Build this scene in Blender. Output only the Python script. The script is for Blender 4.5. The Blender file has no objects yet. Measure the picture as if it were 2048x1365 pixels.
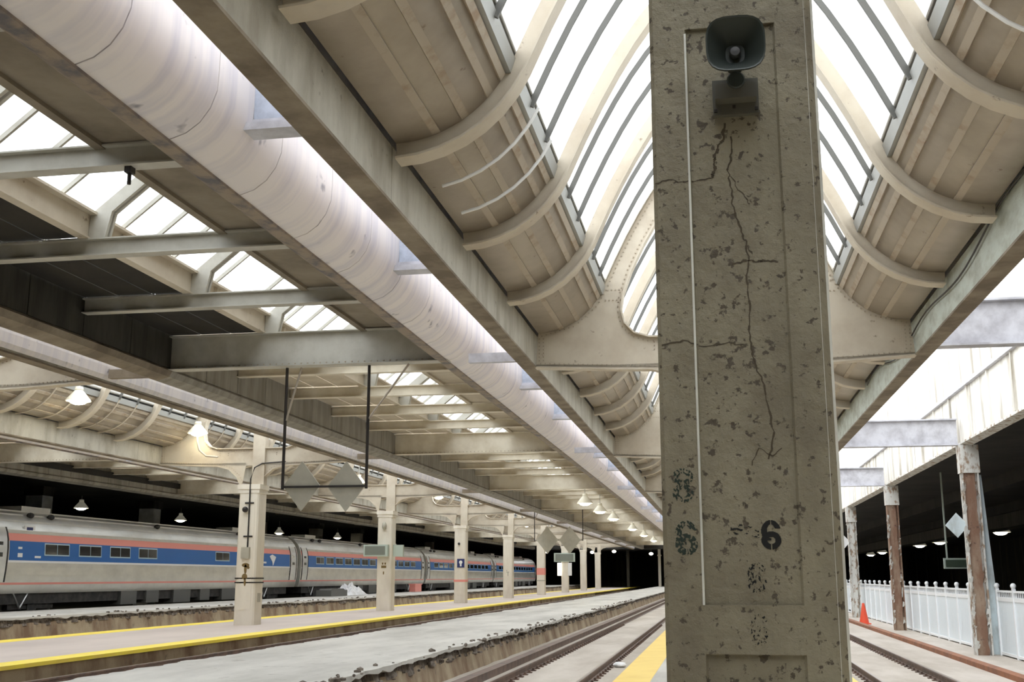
import bpy, math, random
from mathutils import Vector, Matrix, noise
R = random.Random(7)
C = bpy.context.scene.collection
SC = bpy.context.scene

# ---------------- camera, world, exposure ----------------
VX, VY, F, W, H = 1440.0, 1154.0, 2250.0, 2048.0, 1365.0
pitch = math.atan((VY - H/2)/F)
yaw = math.atan((VX - W/2)*math.cos(pitch)/F)
cam_d = bpy.data.cameras.new('camera'); cam = bpy.data.objects.new('camera', cam_d); C.objects.link(cam)
cam_d.sensor_width = 36; cam_d.lens = F/W*36; cam_d.clip_end = 600; cam_d.clip_start = .05
cam.location = (0, 0, 1.6)
cam.rotation_euler = (math.pi/2 + pitch, 0, yaw)
SC.camera = cam
world = bpy.data.worlds.new('overcast_sky'); SC.world = world; world.use_nodes = True
bg = world.node_tree.nodes['Background']
bg.inputs['Color'].default_value = (.95, .97, 1.0, 1); bg.inputs['Strength'].default_value = 3.9
SC.view_settings.view_transform = 'Standard'; SC.view_settings.look = 'None'
SC.view_settings.gamma = 1; SC.view_settings.use_curve_mapping = False
SC.view_settings.exposure = 0.0
cy = SC.cycles
cy.use_denoising = True; cy.max_bounces = 10; cy.diffuse_bounces = 7; cy.glossy_bounces = 3
cy.transparent_max_bounces = 12; cy.sample_clamp_indirect = 12; cy.caustics_reflective = False; cy.caustics_refractive = False

# ---------------- materials ----------------
def mat(name, col, rough=.7, metal=0, col2=None, scale=3, stretch=(1,1,1), lo=.4, hi=.65, col3=None, scale3=20, lo3=.55, hi3=.65, bump=.0, bscale=40, detail=6, emit=None, estr=1):
    m = bpy.data.materials.new(name); m.use_nodes = True
    nt = m.node_tree; N = nt.nodes; L = nt.links; b = N['Principled BSDF']
    b.inputs['Roughness'].default_value = rough; b.inputs['Metallic'].default_value = metal
    b.inputs['Base Color'].default_value = (*col, 1)
    geo = N.new('ShaderNodeNewGeometry')
    def fac(sc, st, lo, hi, off=0):
        mp = N.new('ShaderNodeMapping'); mp.inputs['Scale'].default_value = st; mp.inputs['Location'].default_value = (off, off, off)
        L.new(geo.outputs['Position'], mp.inputs['Vector'])
        n = N.new('ShaderNodeTexNoise'); n.inputs['Scale'].default_value = sc; n.inputs['Detail'].default_value = detail; n.inputs['Roughness'].default_value = .62
        L.new(mp.outputs[0], n.inputs['Vector'])
        r = N.new('ShaderNodeMapRange'); r.inputs['From Min'].default_value = lo; r.inputs['From Max'].default_value = hi
        L.new(n.outputs['Fac'], r.inputs['Value']); return r.outputs[0]
    src = None
    if col2:
        mx = N.new('ShaderNodeMix'); mx.data_type = 'RGBA'
        mx.inputs[6].default_value = (*col, 1); mx.inputs[7].default_value = (*col2, 1)
        L.new(fac(scale, stretch, lo, hi), mx.inputs[0]); src = mx.outputs[2]
    if col3:
        m3 = N.new('ShaderNodeMix'); m3.data_type = 'RGBA'
        if src: L.new(src, m3.inputs[6])
        else: m3.inputs[6].default_value = (*col, 1)
        m3.inputs[7].default_value = (*col3, 1)
        L.new(fac(scale3, (1,1,1), lo3, hi3, 7.3), m3.inputs[0]); src = m3.outputs[2]
    if src: L.new(src, b.inputs['Base Color'])
    if bump:
        bn = N.new('ShaderNodeBump'); bn.inputs['Strength'].default_value = bump; bn.inputs['Distance'].default_value = .02
        L.new(fac(bscale, (1,1,1), .2, .8, 3.1), bn.inputs['Height']); L.new(bn.outputs[0], b.inputs['Normal'])
    if emit:
        b.inputs['Emission Color'].default_value = (*emit, 1); b.inputs['Emission Strength'].default_value = estr
    return m
M = {}
M['cream'] = mat('cream_steel_paint', (.60,.54,.44), .55, 0, (.48,.41,.32), 1.3, (1,1,1), .42, .72, (.20,.14,.09), 5, .66, .74)
M['cove'] = mat('cove_sheet_paint', (.40,.35,.285), .40, .3, (.29,.245,.19), .9, (1,1,1), .4, .7, (.16,.11,.07), 4, .67, .74)
M['batten'] = mat('batten_paint', (.44,.38,.30), .6, 0, (.32,.23,.15), 3, (1,1,1), .5, .72)
M['girder'] = mat('girder_concrete', (.50,.48,.41), .8, 0, (.33,.30,.24), 1.5, (1.5,1.5,.5), .42, .7, (.20,.18,.14), 6, .64, .74, bump=.25)
M['girder_r'] = mat('girder_pale_green', (.52,.56,.50), .8, 0, (.34,.34,.28), 2.5, (2,.7,1.5), .42, .7, bump=.25)
M['soot'] = mat('girder_underside', (.17,.135,.095), .85, 0, (.33,.28,.21), 1.5, (1,1,1), .4, .7)  # dark brown with tan blotches
M['slot'] = mat('slot_wall_paint', (.84,.80,.79), .55, .1, (.66,.64,.69), 1.7, (.25,2.4,.16), .42, .72, (.26,.25,.29), 2.4, .66, .76, detail=3)
M['pier'] = mat('pale_pier_paint', (.85,.87,.86), .6, 0, (.6,.6,.56), 1)
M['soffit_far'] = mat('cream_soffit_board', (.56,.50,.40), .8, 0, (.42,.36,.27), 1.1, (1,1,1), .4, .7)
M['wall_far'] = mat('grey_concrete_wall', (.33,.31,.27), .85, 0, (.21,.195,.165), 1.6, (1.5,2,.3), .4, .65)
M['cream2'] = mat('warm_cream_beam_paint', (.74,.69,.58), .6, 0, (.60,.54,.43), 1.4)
M['slotlip'] = mat('slot_lip', (.30,.24,.18), .7, 0, (.12,.11,.12), 3, (1,1,1), .45, .65)
M['niche'] = mat('galvanised_louvre', (.50,.56,.66), .4, .4, (.36,.40,.48), 6, (1,1,1), .4, .7)
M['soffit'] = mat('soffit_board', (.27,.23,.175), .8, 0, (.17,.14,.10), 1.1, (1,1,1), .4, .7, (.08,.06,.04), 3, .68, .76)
M['soffitdark'] = mat('sooty_soffit', (.018,.016,.013), .95, 0, (.03,.026,.02), 1.2)  # near soffit boards: shade painted into the cream, nearly black
M['wallsoot'] = mat('sooty_concrete', (.06,.056,.045), .9, 0, (.028,.026,.02), 1.6, (2,2,.35), .4, .65)  # near roof walls: shade painted into grey concrete; also plain dark parts
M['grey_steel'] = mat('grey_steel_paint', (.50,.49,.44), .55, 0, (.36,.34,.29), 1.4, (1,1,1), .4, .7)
M['bar'] = mat('glazing_bar_paint', (.13,.13,.12), .6, 0)
M['sill'] = mat('grey_sill_strip', (.40,.41,.40), .5, .2)
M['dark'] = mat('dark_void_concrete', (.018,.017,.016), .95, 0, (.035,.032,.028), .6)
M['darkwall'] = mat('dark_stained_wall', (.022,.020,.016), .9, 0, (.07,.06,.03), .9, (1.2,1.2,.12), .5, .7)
M['column'] = mat('peeling_column_paint', (.34,.305,.22), .75, 0, (.22,.19,.135), 2.6, (1,1,.7), .4, .66, (.11,.09,.065), 26, .583, .625, bump=.4, bscale=18)
M['stileR'] = M['column']
M['edge'] = mat('column_arris', (.88,.88,.82), .7, 0, (.66,.65,.60), 3)
M['ink'] = mat('black_stencil_paint', (.012,.012,.012), .8)
M['inkg'] = mat('green_black_stencil_paint', (.03,.045,.035), .8)
M['crack'] = mat('crack_shadow', (.10,.08,.055), .95)
M['col2'] = mat('pale_column_paint', (.84,.79,.69), .7, 0, (.72,.66,.56), 1.1, (1.5,1.5,.5), .42, .7)
M['stain'] = mat('rust_stain', (.22,.15,.06), .9)
M['horn'] = mat('dark_grey_horn_plastic', (.045,.055,.05), .45)
M['hornin'] = mat('horn_plug', (.10,.10,.105), .4)
M['plate'] = mat('speaker_back_plate', (.12,.115,.095), .7)
M['conc'] = mat('platform_concrete', (.66,.64,.59), .85, 0, (.46,.445,.405), .7, (1,.3,1), .38, .66, (.30,.28,.25), 3, .6, .78, bump=.15)
M['p2'] = mat('pinkish_platform_concrete', (.64,.56,.51), .85, 0, (.53,.46,.42), .5, (1,.35,1), .4, .7, bump=.1)
M['bed'] = mat('track_bed_concrete', (.58,.53,.47), .9, 0, (.42,.37,.31), .8, (1,.3,1), .38, .68, bump=.2)
M['yellow'] = mat('yellow_edge_paint', (.95,.70,.20), .6, 0, (.88,.62,.17), 1.6, (1,1,1), .45, .75)
M['yellow2'] = mat('bright_yellow_edge_paint', (.98,.80,.07), .6, 0, (.92,.70,.12), 1.5)
M['wallstain'] = mat('stained_retaining_wall', (.42,.34,.23), .9, 0, (.20,.125,.075), 1.1, (1,1,.4), .42, .64, (.20,.16,.12), 4, .6, .72, bump=.3)
M['broken'] = mat('broken_concrete', (.09,.07,.055), .95, 0, (.28,.24,.20), 7, (1,1,1), .4, .6, bump=.5)
M['rail'] = mat('rusty_rail_steel', (.20,.13,.10), .5, .3, (.10,.07,.06), 3)
M['railtop'] = mat('worn_rail_head', (.34,.29,.25), .35, .6)
M['rust'] = mat('rusty_kerb', (.33,.14,.07), .8, 0, (.22,.10,.06), 2)
M['rustcol'] = mat('rusty_column_steel', (.26,.15,.10), .85, 0, (.40,.30,.22), 2.4, (1,1,.4), .45, .65, (.10,.06,.05), 5, .6, .7, bump=.3)
M['flake'] = mat('flaking_white_paint', (.72,.72,.68), .7, 0, (.35,.25,.17), 5, (1,1,.5), .5, .6)
M['paleblue'] = mat('pale_blue_plate', (.66,.76,.80), .6, 0, (.45,.5,.5), 3, (1,1,.4), .5, .7)
M['fascia'] = mat('peeling_white_fascia', (.80,.78,.72), .75, 0, (.34,.31,.25), 1.3, (2.6,1.6,.16), .50, .66, (.62,.52,.40), 2.2, .62, .75)
M['strut'] = mat('weathered_strut', (.62,.63,.68), .6, .1, (.42,.42,.46), 2.5)
M['vinyl'] = mat('white_vinyl_fence', (.84,.92,.97), .4)
M['vinyl2'] = mat('white_vinyl_rail', (.92,.95,.97), .4)
M['steel'] = mat('fluted_stainless', (.74,.73,.68), .3, .55, (.60,.59,.55), 1.5, (1,.5,1), .4, .7)
M['steelroof'] = mat('stainless_roof', (.80,.82,.82), .3, .6, (.62,.64,.64), 1.2, (1,.4,1), .4, .7)
M['blue'] = mat('blue_band', (.008,.13,.44), .35)
M['red'] = mat('faded_red_band', (.86,.33,.28), .45)
M['white'] = mat('white_paint', (.85,.86,.86), .5)
M['wframe'] = mat('pale_window_gasket', (.45,.60,.70), .4)
M['glassdark'] = mat('dark_train_window', (.015,.018,.02), .08)
M['under'] = mat('black_underframe', (.03,.03,.03), .8, 0, (.07,.065,.06), 3)
M['gear'] = mat('grey_underframe_box', (.13,.13,.12), .7)
M['diamond'] = mat('grey_sign_sheet', (.50,.48,.40), .6, 0, (.42,.40,.33), 2)
M['black'] = mat('black_rod', (.025,.02,.018), .6)
M['rod'] = mat('bare_steel_rod', (.50,.44,.37), .5, .3)
M['signgrey'] = mat('grey_display_face', (.20,.22,.19), .5)
M['signframe'] = mat('mint_display_frame', (.50,.58,.52), .5)
M['signgreen'] = mat('green_sign_face', (.05,.075,.05), .5)
M['navy'] = mat('navy_sign', (.02,.03,.14), .5)
M['orange'] = mat('orange_cone_plastic', (.85,.10,.04), .5)
M['bag'] = mat('white_plastic_sheet', (.85,.86,.88), .45)
M['lampshade'] = mat('cream_enamel', (.80,.76,.62), .4, emit=(1,.93,.72), estr=.12)
M['glow'] = mat('lit_lamp_lens', (1,.95,.8), .4, emit=(1,.93,.72), estr=22)
M['glow2'] = mat('lit_lamp_bulb', (1,.95,.8), .4, emit=(1,.95,.80), estr=4)
M['redglow'] = mat('red_signal', (1,.1,.1), .4, emit=(1,.08,.05), estr=2.5)
def glassmat():
    m = bpy.data.materials.new('wired_skylight_glass'); m.use_nodes = True
    nt = m.node_tree; N = nt.nodes; L = nt.links; N.remove(N['Principled BSDF'])
    t = N.new('ShaderNodeBsdfTransparent'); t.inputs[0].default_value = (.95,.97,.97,1)
    d = N.new('ShaderNodeBsdfTranslucent'); d.inputs[0].default_value = (.9,.93,.93,1)
    x = N.new('ShaderNodeMixShader'); x.inputs[0].default_value = .3
    L.new(t.outputs[0], x.inputs[1]); L.new(d.outputs[0], x.inputs[2]); L.new(x.outputs[0], N['Material Output'].inputs[0])
    return m
M['glass'] = glassmat()

# ---------------- mesh helpers ----------------
class MB:
    def __init__(s): s.v = []; s.f = []
    def add(s, vs, fs):
        o = len(s.v); s.v += [tuple(p) for p in vs]; s.f += [tuple(i+o for i in f) for f in fs]; return s
    def box(s, x0, x1, y0, y1, z0, z1):
        return s.add([(x0,y0,z0),(x1,y0,z0),(x1,y1,z0),(x0,y1,z0),(x0,y0,z1),(x1,y0,z1),(x1,y1,z1),(x0,y1,z1)],
                     [(0,3,2,1),(4,5,6,7),(0,1,5,4),(1,2,6,5),(2,3,7,6),(3,0,4,7)])
    def prism(s, pts, y0, y1, axis='y'):          # closed polygon (a,b) extruded
        n = len(pts)
        def P(a, b, t): return (a,t,b) if axis == 'y' else ((t,a,b) if axis == 'x' else (a,b,t))
        vs = [P(a,b,y0) for a,b in pts] + [P(a,b,y1) for a,b in pts]
        fs = [tuple(range(n)), tuple(range(2*n-1, n-1, -1))] + [(i, i+n, (i+1)%n+n, (i+1)%n) for i in range(n)]
        return s.add(vs, fs)
    def strip(s, pts, y0, y1, th=0, nrm=None):     # open profile in xz swept in y; thick when th
        n = len(pts)
        if th:
            q = offset(pts, th); s.prism_strip(pts, q, y0, y1); return s
        vs = [(a,y0,b) for a,b in pts] + [(a,y1,b) for a,b in pts]
        return s.add(vs, [(i, i+1, i+1+n, i+n) for i in range(n-1)])
    def prism_strip(s, P, Q, y0, y1):
        n = len(P); vs = []
        for y in (y0, y1):
            vs += [(a,y,b) for a,b in P] + [(a,y,b) for a,b in Q]
        fs = []
        for i in range(n-1):
            fs += [(i,i+1,i+1+2*n,i+2*n), (n+i,n+i+2*n,n+i+1+2*n,n+i+1), (i,i+n,i+n+1,i+1), (i+2*n,i+1+2*n,i+1+3*n,i+3*n)]
        fs += [(0,2*n,3*n,n), (n-1,2*n-1,4*n-1,3*n-1)]
        return s.add(vs, fs)
    def tube(s, pts, r, n=8, r2=None, cap=True):
        pts = [Vector(p) for p in pts]; k = len(pts); vs = []
        for i, p in enumerate(pts):
            d = (pts[min(i+1,k-1)] - pts[max(i-1,0)]).normalized()
            a = d.cross(Vector((0,0,1)) if abs(d.z) < .9 else Vector((1,0,0))).normalized(); b = d.cross(a)
            rr = r if r2 is None else r + (r2-r)*i/(k-1)
            vs += [p + a*rr*math.cos(2*math.pi*j/n) + b*rr*math.sin(2*math.pi*j/n) for j in range(n)]
        fs = [(i*n+j, i*n+(j+1)%n, (i+1)*n+(j+1)%n, (i+1)*n+j) for i in range(k-1) for j in range(n)]
        if cap: fs += [tuple(range(n))[::-1], tuple((k-1)*n+j for j in range(n))]
        return s.add(vs, fs)
    def lathe(s, prof, c=(0,0,0), n=20, axis='z', sq=0):
        vs = []
        for r, h in prof:
            for j in range(n):
                t = 2*math.pi*j/n; cx, sy = math.cos(t), math.sin(t)
                if sq:
                    q = (abs(cx)**sq + abs(sy)**sq)**(-1/sq); cx *= q; sy *= q
                if axis == 'z': vs.append((c[0]+r*cx, c[1]+r*sy, c[2]+h))
                else: vs.append((c[0]+r*cx, c[1]+h, c[2]+r*sy))
        k = len(prof)
        return s.add(vs, [(i*n+j, i*n+(j+1)%n, (i+1)*n+(j+1)%n, (i+1)*n+j) for i in range(k-1) for j in range(n)])
    def ball(s, c, r, n=8, k=5, sq=(1,1,1)):
        vs = [(c[0]+r*sq[0]*math.sin(math.pi*i/k)*math.cos(2*math.pi*j/n), c[1]+r*sq[1]*math.sin(math.pi*i/k)*math.sin(2*math.pi*j/n), c[2]+r*sq[2]*math.cos(math.pi*i/k)) for i in range(k+1) for j in range(n)]
        return s.add(vs, [(i*n+j, i*n+(j+1)%n, (i+1)*n+(j+1)%n, (i+1)*n+j) for i in range(k) for j in range(n)])
    def mesh(s, name, m, smooth=False, off=(0,0,0)):
        me = bpy.data.meshes.new(name)
        me.from_pydata([(a-off[0], b-off[1], c-off[2]) for a,b,c in s.v], [], s.f); me.update()
        me.validate()
        if isinstance(m, str): m = M[m]
        me.materials.append(m)
        if smooth:
            for p in me.polygons: p.use_smooth = True
            try: me.set_sharp_from_angle(angle=math.radians(35))
            except Exception: pass
        return me
    def build(s, name, m, parent=None, smooth=False, kind=None, label=None, loc=None, local=False):
        """vertices are world coordinates unless local"""
        off = (0,0,0)
        if not local:
            if parent is not None:
                o = Vector((0,0,0)); p = parent
                while p is not None: o += p.location; p = p.parent
                off = o
            elif loc: off = loc
        me = s.mesh(name, m, smooth, off)
        return put(name, me, parent, (0,0,0) if parent is not None or not loc else loc, kind, label)
def put(name, me, parent=None, loc=(0,0,0), kind=None, label=None):
    o = bpy.data.objects.new(name, me); C.objects.link(o); o.location = loc
    if parent is not None: o.parent = parent
    if kind: o['kind'] = kind
    if label: o['label'] = label
    return o
def offset(pts, th):
    q = []
    for i, (a, b) in enumerate(pts):
        a0, b0 = pts[max(i-1,0)]; a1, b1 = pts[min(i+1,len(pts)-1)]
        dx, dz = a1-a0, b1-b0; l = math.hypot(dx, dz) or 1
        q.append((a - dz/l*th, b + dx/l*th))
    return q
def tag(o, label, cat, group=None, kind=None):
    o['label'] = label; o['category'] = cat
    if group: o['group'] = group
    if kind: o['kind'] = kind
    return o
def empty(name, loc, label, cat, group=None, kind=None, rz=0):
    o = bpy.data.objects.new(name, None); C.objects.link(o); o.location = loc; o.rotation_euler.z = rz
    o.empty_display_size = .2
    return tag(o, label, cat, group, kind)
def copy_tree(o, parent=None):
    c = o.copy(); C.objects.link(c); c.parent = parent
    for ch in list(o.children): copy_tree(ch, c)
    return c

# ---------------- the grid of the shed ----------------
BAY = 16.32
STEP = BAY/5
Y0 = 4.48                       # frame plane over the near column
def YB(k): return Y0 + BAY*k
def YS(i): return Y0 + STEP*i   # small ribs
I0, I1 = -3, 50                 # -5 m .. 167 m
STV = BAY/5                     # spacing of the vault ribs
J0, J1 = -3, 50
PITCH = 16.1
VC = (.15, -15.95)              # vault centres
def YV(j): return Y0 + STV*j
YA, YZ = YS(I0), YS(I1)

# ---------------- vaults ----------------
def cove_pt(t): return (3.4-1.4026*math.sin(1.1*t), 7.65-1.5*math.cos(1.1*t))
def arch_z(dx): return 9.85-2.88*(abs(dx)/2.15)**1.7
def skin_half(n1=7, n2=9):      # from girder (dx=3.45) up the cove and over to the crown (dx=0)
    cove = [cove_pt(i/n1) for i in range(n1+1)]
    arch = [(2.15*(1-i/n2), arch_z(2.15*(1-i/n2))) for i in range(n2+1)]
    return [(3.46,6.15)]+cove, arch
COVE, ARCH = skin_half()
def mir(pts, s): return [(a*s, b) for a, b in pts]

def frame_mesh(rivets):
    """big riveted arched frame, local xz, centred on y=0"""
    web = MB(); fl = MB(); rv = MB()
    inn_f = [(0,9.35),(.35,9.24),(.72,8.88),(1.08,8.32),(1.38,7.80),(1.62,7.3),(1.78,6.85),(1.82,6.55),(1.76,6.28),(1.58,6.08),(1.3,5.99),(.6,5.98),(0,5.98)]
    out_f = [(d, arch_z(d)+.02) for d in (0,.45,.9,1.3,1.65,1.95,2.15)] + [cove_pt(.8),cove_pt(.45),cove_pt(0),(3.45,5.5),(1.2,5.42),(0,5.4)]
    n = len(inn_f)
    for s in (1,-1):
        I, O = mir(inn_f, s), mir(out_f, s)
        web.prism_strip(I, O, -.015, .015)
        fl.prism_strip(I, offset(I, -.03*s), -.12, .12)
        arch_e = O[:10]
        fl.prism_strip(arch_e, offset(arch_e, .03*s), -.13, .13)
        bot = [(3.45*s,5.5),(1.9*s,5.42),(1.25*s,5.40),(.8*s,5.28),(.5*s,5.02),(.34*s,4.72)]
        fl.prism_strip(bot, offset(bot, .03*s), -.12, .12)
        web.prism_strip(bot, [(3.45*s,5.55),(1.9*s,5.5),(1.25*s,5.5),(.8*s,5.5),(.5*s,5.5),(.2*s,5.5)], -.015, .015)
        if rivets:
            def row(pts, d, off):
                acc = 0
                for (a0,b0),(a1,b1) in zip(pts, pts[1:]):
                    l = math.hypot(a1-a0,b1-b0); t = d-acc
                    while t < l:
                        k = t/l; x = a0+(a1-a0)*k; z = b0+(b1-b0)*k
                        nx, nz = -(b1-b0)/l*off, (a1-a0)/l*off
                        for q in (-.02,):
                            rv.box(x+nx-.012, x+nx+.012, q-.012, q, z+nz-.012, z+nz+.012)
                        t += d
                    acc = (acc + l) % d
            row(I, .09, .06*s); row(O[:10], .09, -.07*s); row(bot, .09, -.07*s if False else -.07*s)
            row(mir([(1.2,5.7),(1.2,5.95)],s), .07, 0); row(mir([(.9,5.7),(.9,5.95)],s), .07, 0)
            row(mir([(1.75,6.75),(2.1,6.75)],s), .07, 0); row(mir([(1.7,6.95),(2.1,6.95)],s), .07, 0)
            row(mir([(3.38,5.55),(3.38,6.05)],s), .07, 0); row(mir([(3.3,5.55),(3.3,6.05)],s), .07, 0)
    return web.mesh('web','cream'), fl.mesh('flange','cream'), (rv.mesh('rivets','batten') if rivets else None)
FR_HI = frame_mesh(True); FR_LO = frame_mesh(False)

def sweep_T(path, w, d):
    """T rib hanging below the skin: path is the skin line (open), flange width w, depth d"""
    m = MB(); s = -1 if True else 1
    return m
def rib_mesh():
    path = COVE[1:] + ARCH[1:]
    full = path + [(-a,b) for a,b in reversed(path[:-1])]
    inner = offset(full, .15)
    # make sure the offset goes inside (towards the hall)
    if inner[len(full)//2][1] > full[len(full)//2][1]: inner = offset(full, -.15); s = -1
    else: s = 1
    m = MB()
    m.prism_strip(full, offset(full, .2*s), -.03, .03)
    m.prism_strip(offset(full,.18*s), offset(full, .205*s), -.13, .13)
    return m.mesh('rib', 'cream', True)
def bar_mesh():
    full = ARCH + [(-a,b) for a,b in reversed(ARCH[:-1])]
    s = 1 if offset(full,.1)[9][1] < full[9][1] else -1
    m = MB(); m.prism_strip(full, offset(full,.07*s), -.02, .02)
    return m.mesh('glazing_bar','bar')
RIB, BARM = rib_mesh(), bar_mesh()
def panes():
    r = {}
    for s in (1,-1):
        m = MB(); P = mir(ARCH, s); m.strip(P, .012, STV/3-.012); r[s] = m.mesh('pane','glass')
    return r
PANE = panes()
def cove_panels():
    r = {}
    n = 5
    def pt(t): return cove_pt(t)
    cuts = [0, .30, .52, .74, .88, 1.0]
    for s in (1,-1):
        L = []
        for i in range(n):
            a, b = cuts[i]*math.pi/2, cuts[i+1]*math.pi/2
            P = mir([pt((a+(b-a)*k/4)*2/math.pi) for k in range(5)], s)
            m = MB(); Q = mir([(x+.0,z) for x,z in offset([pt((a+(b-a)*k/4)*2/math.pi) for k in range(5)], -.02)], s)
            m.prism_strip(P, Q, .015, STV-.015)
            L.append(m.mesh('cove_panel','cove', True))
        B = []
        for c in cuts[1:-1]:
            x, z = pt(c); t = c*1.1
            tx, tz = -1.4026*math.cos(t), 1.5*math.sin(t); l = math.hypot(tx,tz); tx/=l; tz/=l
            nx, nz = -tz, tx           # towards the duct axis
            m = MB(); w = .045
            sg = -1
            P = [(x-tx*w, z-tz*w), (x+tx*w, z+tz*w), (x+tx*w+nx*.03*1, z+tz*w+nz*.03*1), (x-tx*w+nx*.03, z-tz*w+nz*.03)]
            # choose side facing the hall (lower z / smaller dx)
            Q = [(x-tx*w, z-tz*w), (x+tx*w, z+tz*w), (x+tx*w-nx*.03, z+tz*w-nz*.03), (x-tx*w-nx*.03, z-tz*w-nz*.03)]
            use = P if (P[2][1]+P[2][0]) < (Q[2][1]+Q[2][0]) else Q
            m.prism(mir(use, s), .1, STV-.1); B.append(m.mesh('batten','batten'))
        m = MB(); m.prism(mir([(2.24,6.86),(2.15,6.86),(2.10,7.02),(2.20,7.04)], s), .03, STV-.03)
        B.append(m.mesh('sill','sill'))
        r[s] = (L, B)
    return r
COVES = cove_panels()

def stuff_join(items, name, parent, kind='stuff'):
    """items: (mesh, y) list -> one object"""
    by = {}
    for me, y in items: by.setdefault(me.materials[0].name, []).append((me, y))
    for mn, L in by.items():
        m = MB()
        for me, y in L:
            m.add([(v.co.x, v.co.y+y, v.co.z) for v in me.vertices], [tuple(p.vertices) for p in me.polygons])
        o = put(name + '_' + mn.split('_')[0] if False else name, m.mesh(name, bpy.data.materials[mn], name in ('rib','cove_panel')), parent, (0,0,0), 'stuff')

def vault(name, xc, i_lo, i_hi, label, gmat_in, gmat_right):
    """bays i_lo..i_hi piece by piece, the rest joined"""
    root = empty(name, (xc,0,0), label, 'ceiling', None, 'structure')
    far = {'rib':[], 'glazing_bar':[], 'pane':[], 'cove_panel':[], 'batten':[], 'flange':[], 'web':[]}
    for i in range(J0, J1):
        y = YV(i); near = i_lo <= i < i_hi
        if i % 5 == 0:
            hi = near and 0 <= i < 11
            F3 = FR_HI if hi else FR_LO
            f = put('arched_frame', F3[0], root, (0,y,0)); put('flange', F3[1], f)
            if hi: put('rivets', F3[2], f, (0,0,0), 'stuff')
        elif near: put('rib', RIB, root, (0,y,0))
        else: far['rib'].append((RIB,y))
        for j in (1,2):
            if near: put('glazing_bar', BARM, root, (0,y+STV*j/3,0))
            else: far['glazing_bar'].append((BARM, y+STV*j/3))
        for s in (1,-1):
            for j in range(3):
                if near: put('pane', PANE[s], root, (0,y+STV*j/3,0))
                else: far['pane'].append((PANE[s], y+STV*j/3))
            for me in COVES[s][0]:
                if near: put('cove_panel', me, root, (0,y,0))
                else: far['cove_panel'].append((me,y))
            for me in COVES[s][1]:
                if near: put(me.name.split('.')[0], me, root, (0,y,0))
                else: far['batten'].append((me,y))
    for k, L in far.items():
        if L: stuff_join(L, k, root)
    # girders: side face, underside, outer fascia of the slot
    for s in (-1, 1):
        g = MB(); 
        ym = YA
        a, b = sorted((s*3.45, s*3.68))
        pieces = []
        while ym < YZ - .1:
            y2 = min(ym+BAY/2, YZ)
            m = MB()
            m.prism([(a,5.5),(b,5.5),(b,6.13),(a,6.13)], ym+.006, y2-.006)
            o = m.build('girder_length', gmat_in if s < 0 else gmat_right, root, local=True)
            pieces.append(o); ym = y2
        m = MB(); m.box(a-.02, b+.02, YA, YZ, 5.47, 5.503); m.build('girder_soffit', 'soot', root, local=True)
        m = MB(); m.prism(mir([(3.685,5.6),(3.75,5.53),(3.80,5.62),(3.82,5.8),(3.82,7.25),(3.685,7.25)], s), YA, YZ); m.build('outer_fascia', 'slot', root, local=True)
        m = MB(); m.prism(mir([(3.68,7.25),(3.68,7.30),(2.1,7.14),(2.1,7.09)], s), YA, YZ); m.build('gutter_deck', 'soffit', root, local=True)
    return root
V1 = vault('ceiling', VC[0], -3, 11, 'arched glass skylight with duct-like steel coves over the near platform', 'girder', 'girder_r')
V2 = vault('ceiling', VC[1], 4, 20, 'farther parallel arched skylight over the pink platform with yellow edges', 'girder', 'girder')

# thin curved conduits in the vault over the near platform
def conduit(xc, s, y, label, lo=0, hi=12):
    path = (COVE[1:] + ARCH[1:])[lo:hi]
    P = offset(path, .16); 
    if P[0][1] > path[0][1]: P = offset(path, -.16)
    m = MB(); m.tube([(xc+s*a, y, b) for a,b in P], .02, 6)
    o = m.build('conduit_hoop', 'white', None, True, loc=(xc+s*3.2, y, 6.2)); tag(o, label, 'pipe')
conduit(VC[0], -1, 12.0, 'thin curved metal pipe on left cove, nearer of the pair', 1, 8)
conduit(VC[0], -1, 13.0, 'thin curved metal pipe on left cove, farther of the pair', 1, 8)
conduit(VC[0], 1, 9.6, 'thin pale curved pipe across the right cove at the top corner', 2, 10)
for j,(a,b) in enumerate([('first','third'),]):
    pass

# thin pale hoops between the ribs of the farther vault
for s_ in (-1,):
    P_ = offset([cove_pt(i/8) for i in range(9)], -.05)
    if P_[0][1] > cove_pt(0)[1]: P_ = offset([cove_pt(i/8) for i in range(9)], .05)
    m = MB(); m.tube([(s_*a, 0, b) for a,b in P_], .022, 6); HP = m.mesh('hoop','cream', True)
    for j in range(4, 16):
        if j % 5 == 4: continue
        for q in (1,2): put('hoop', HP, V2, (0, YV(j)+STV*q/3, 0))
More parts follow.
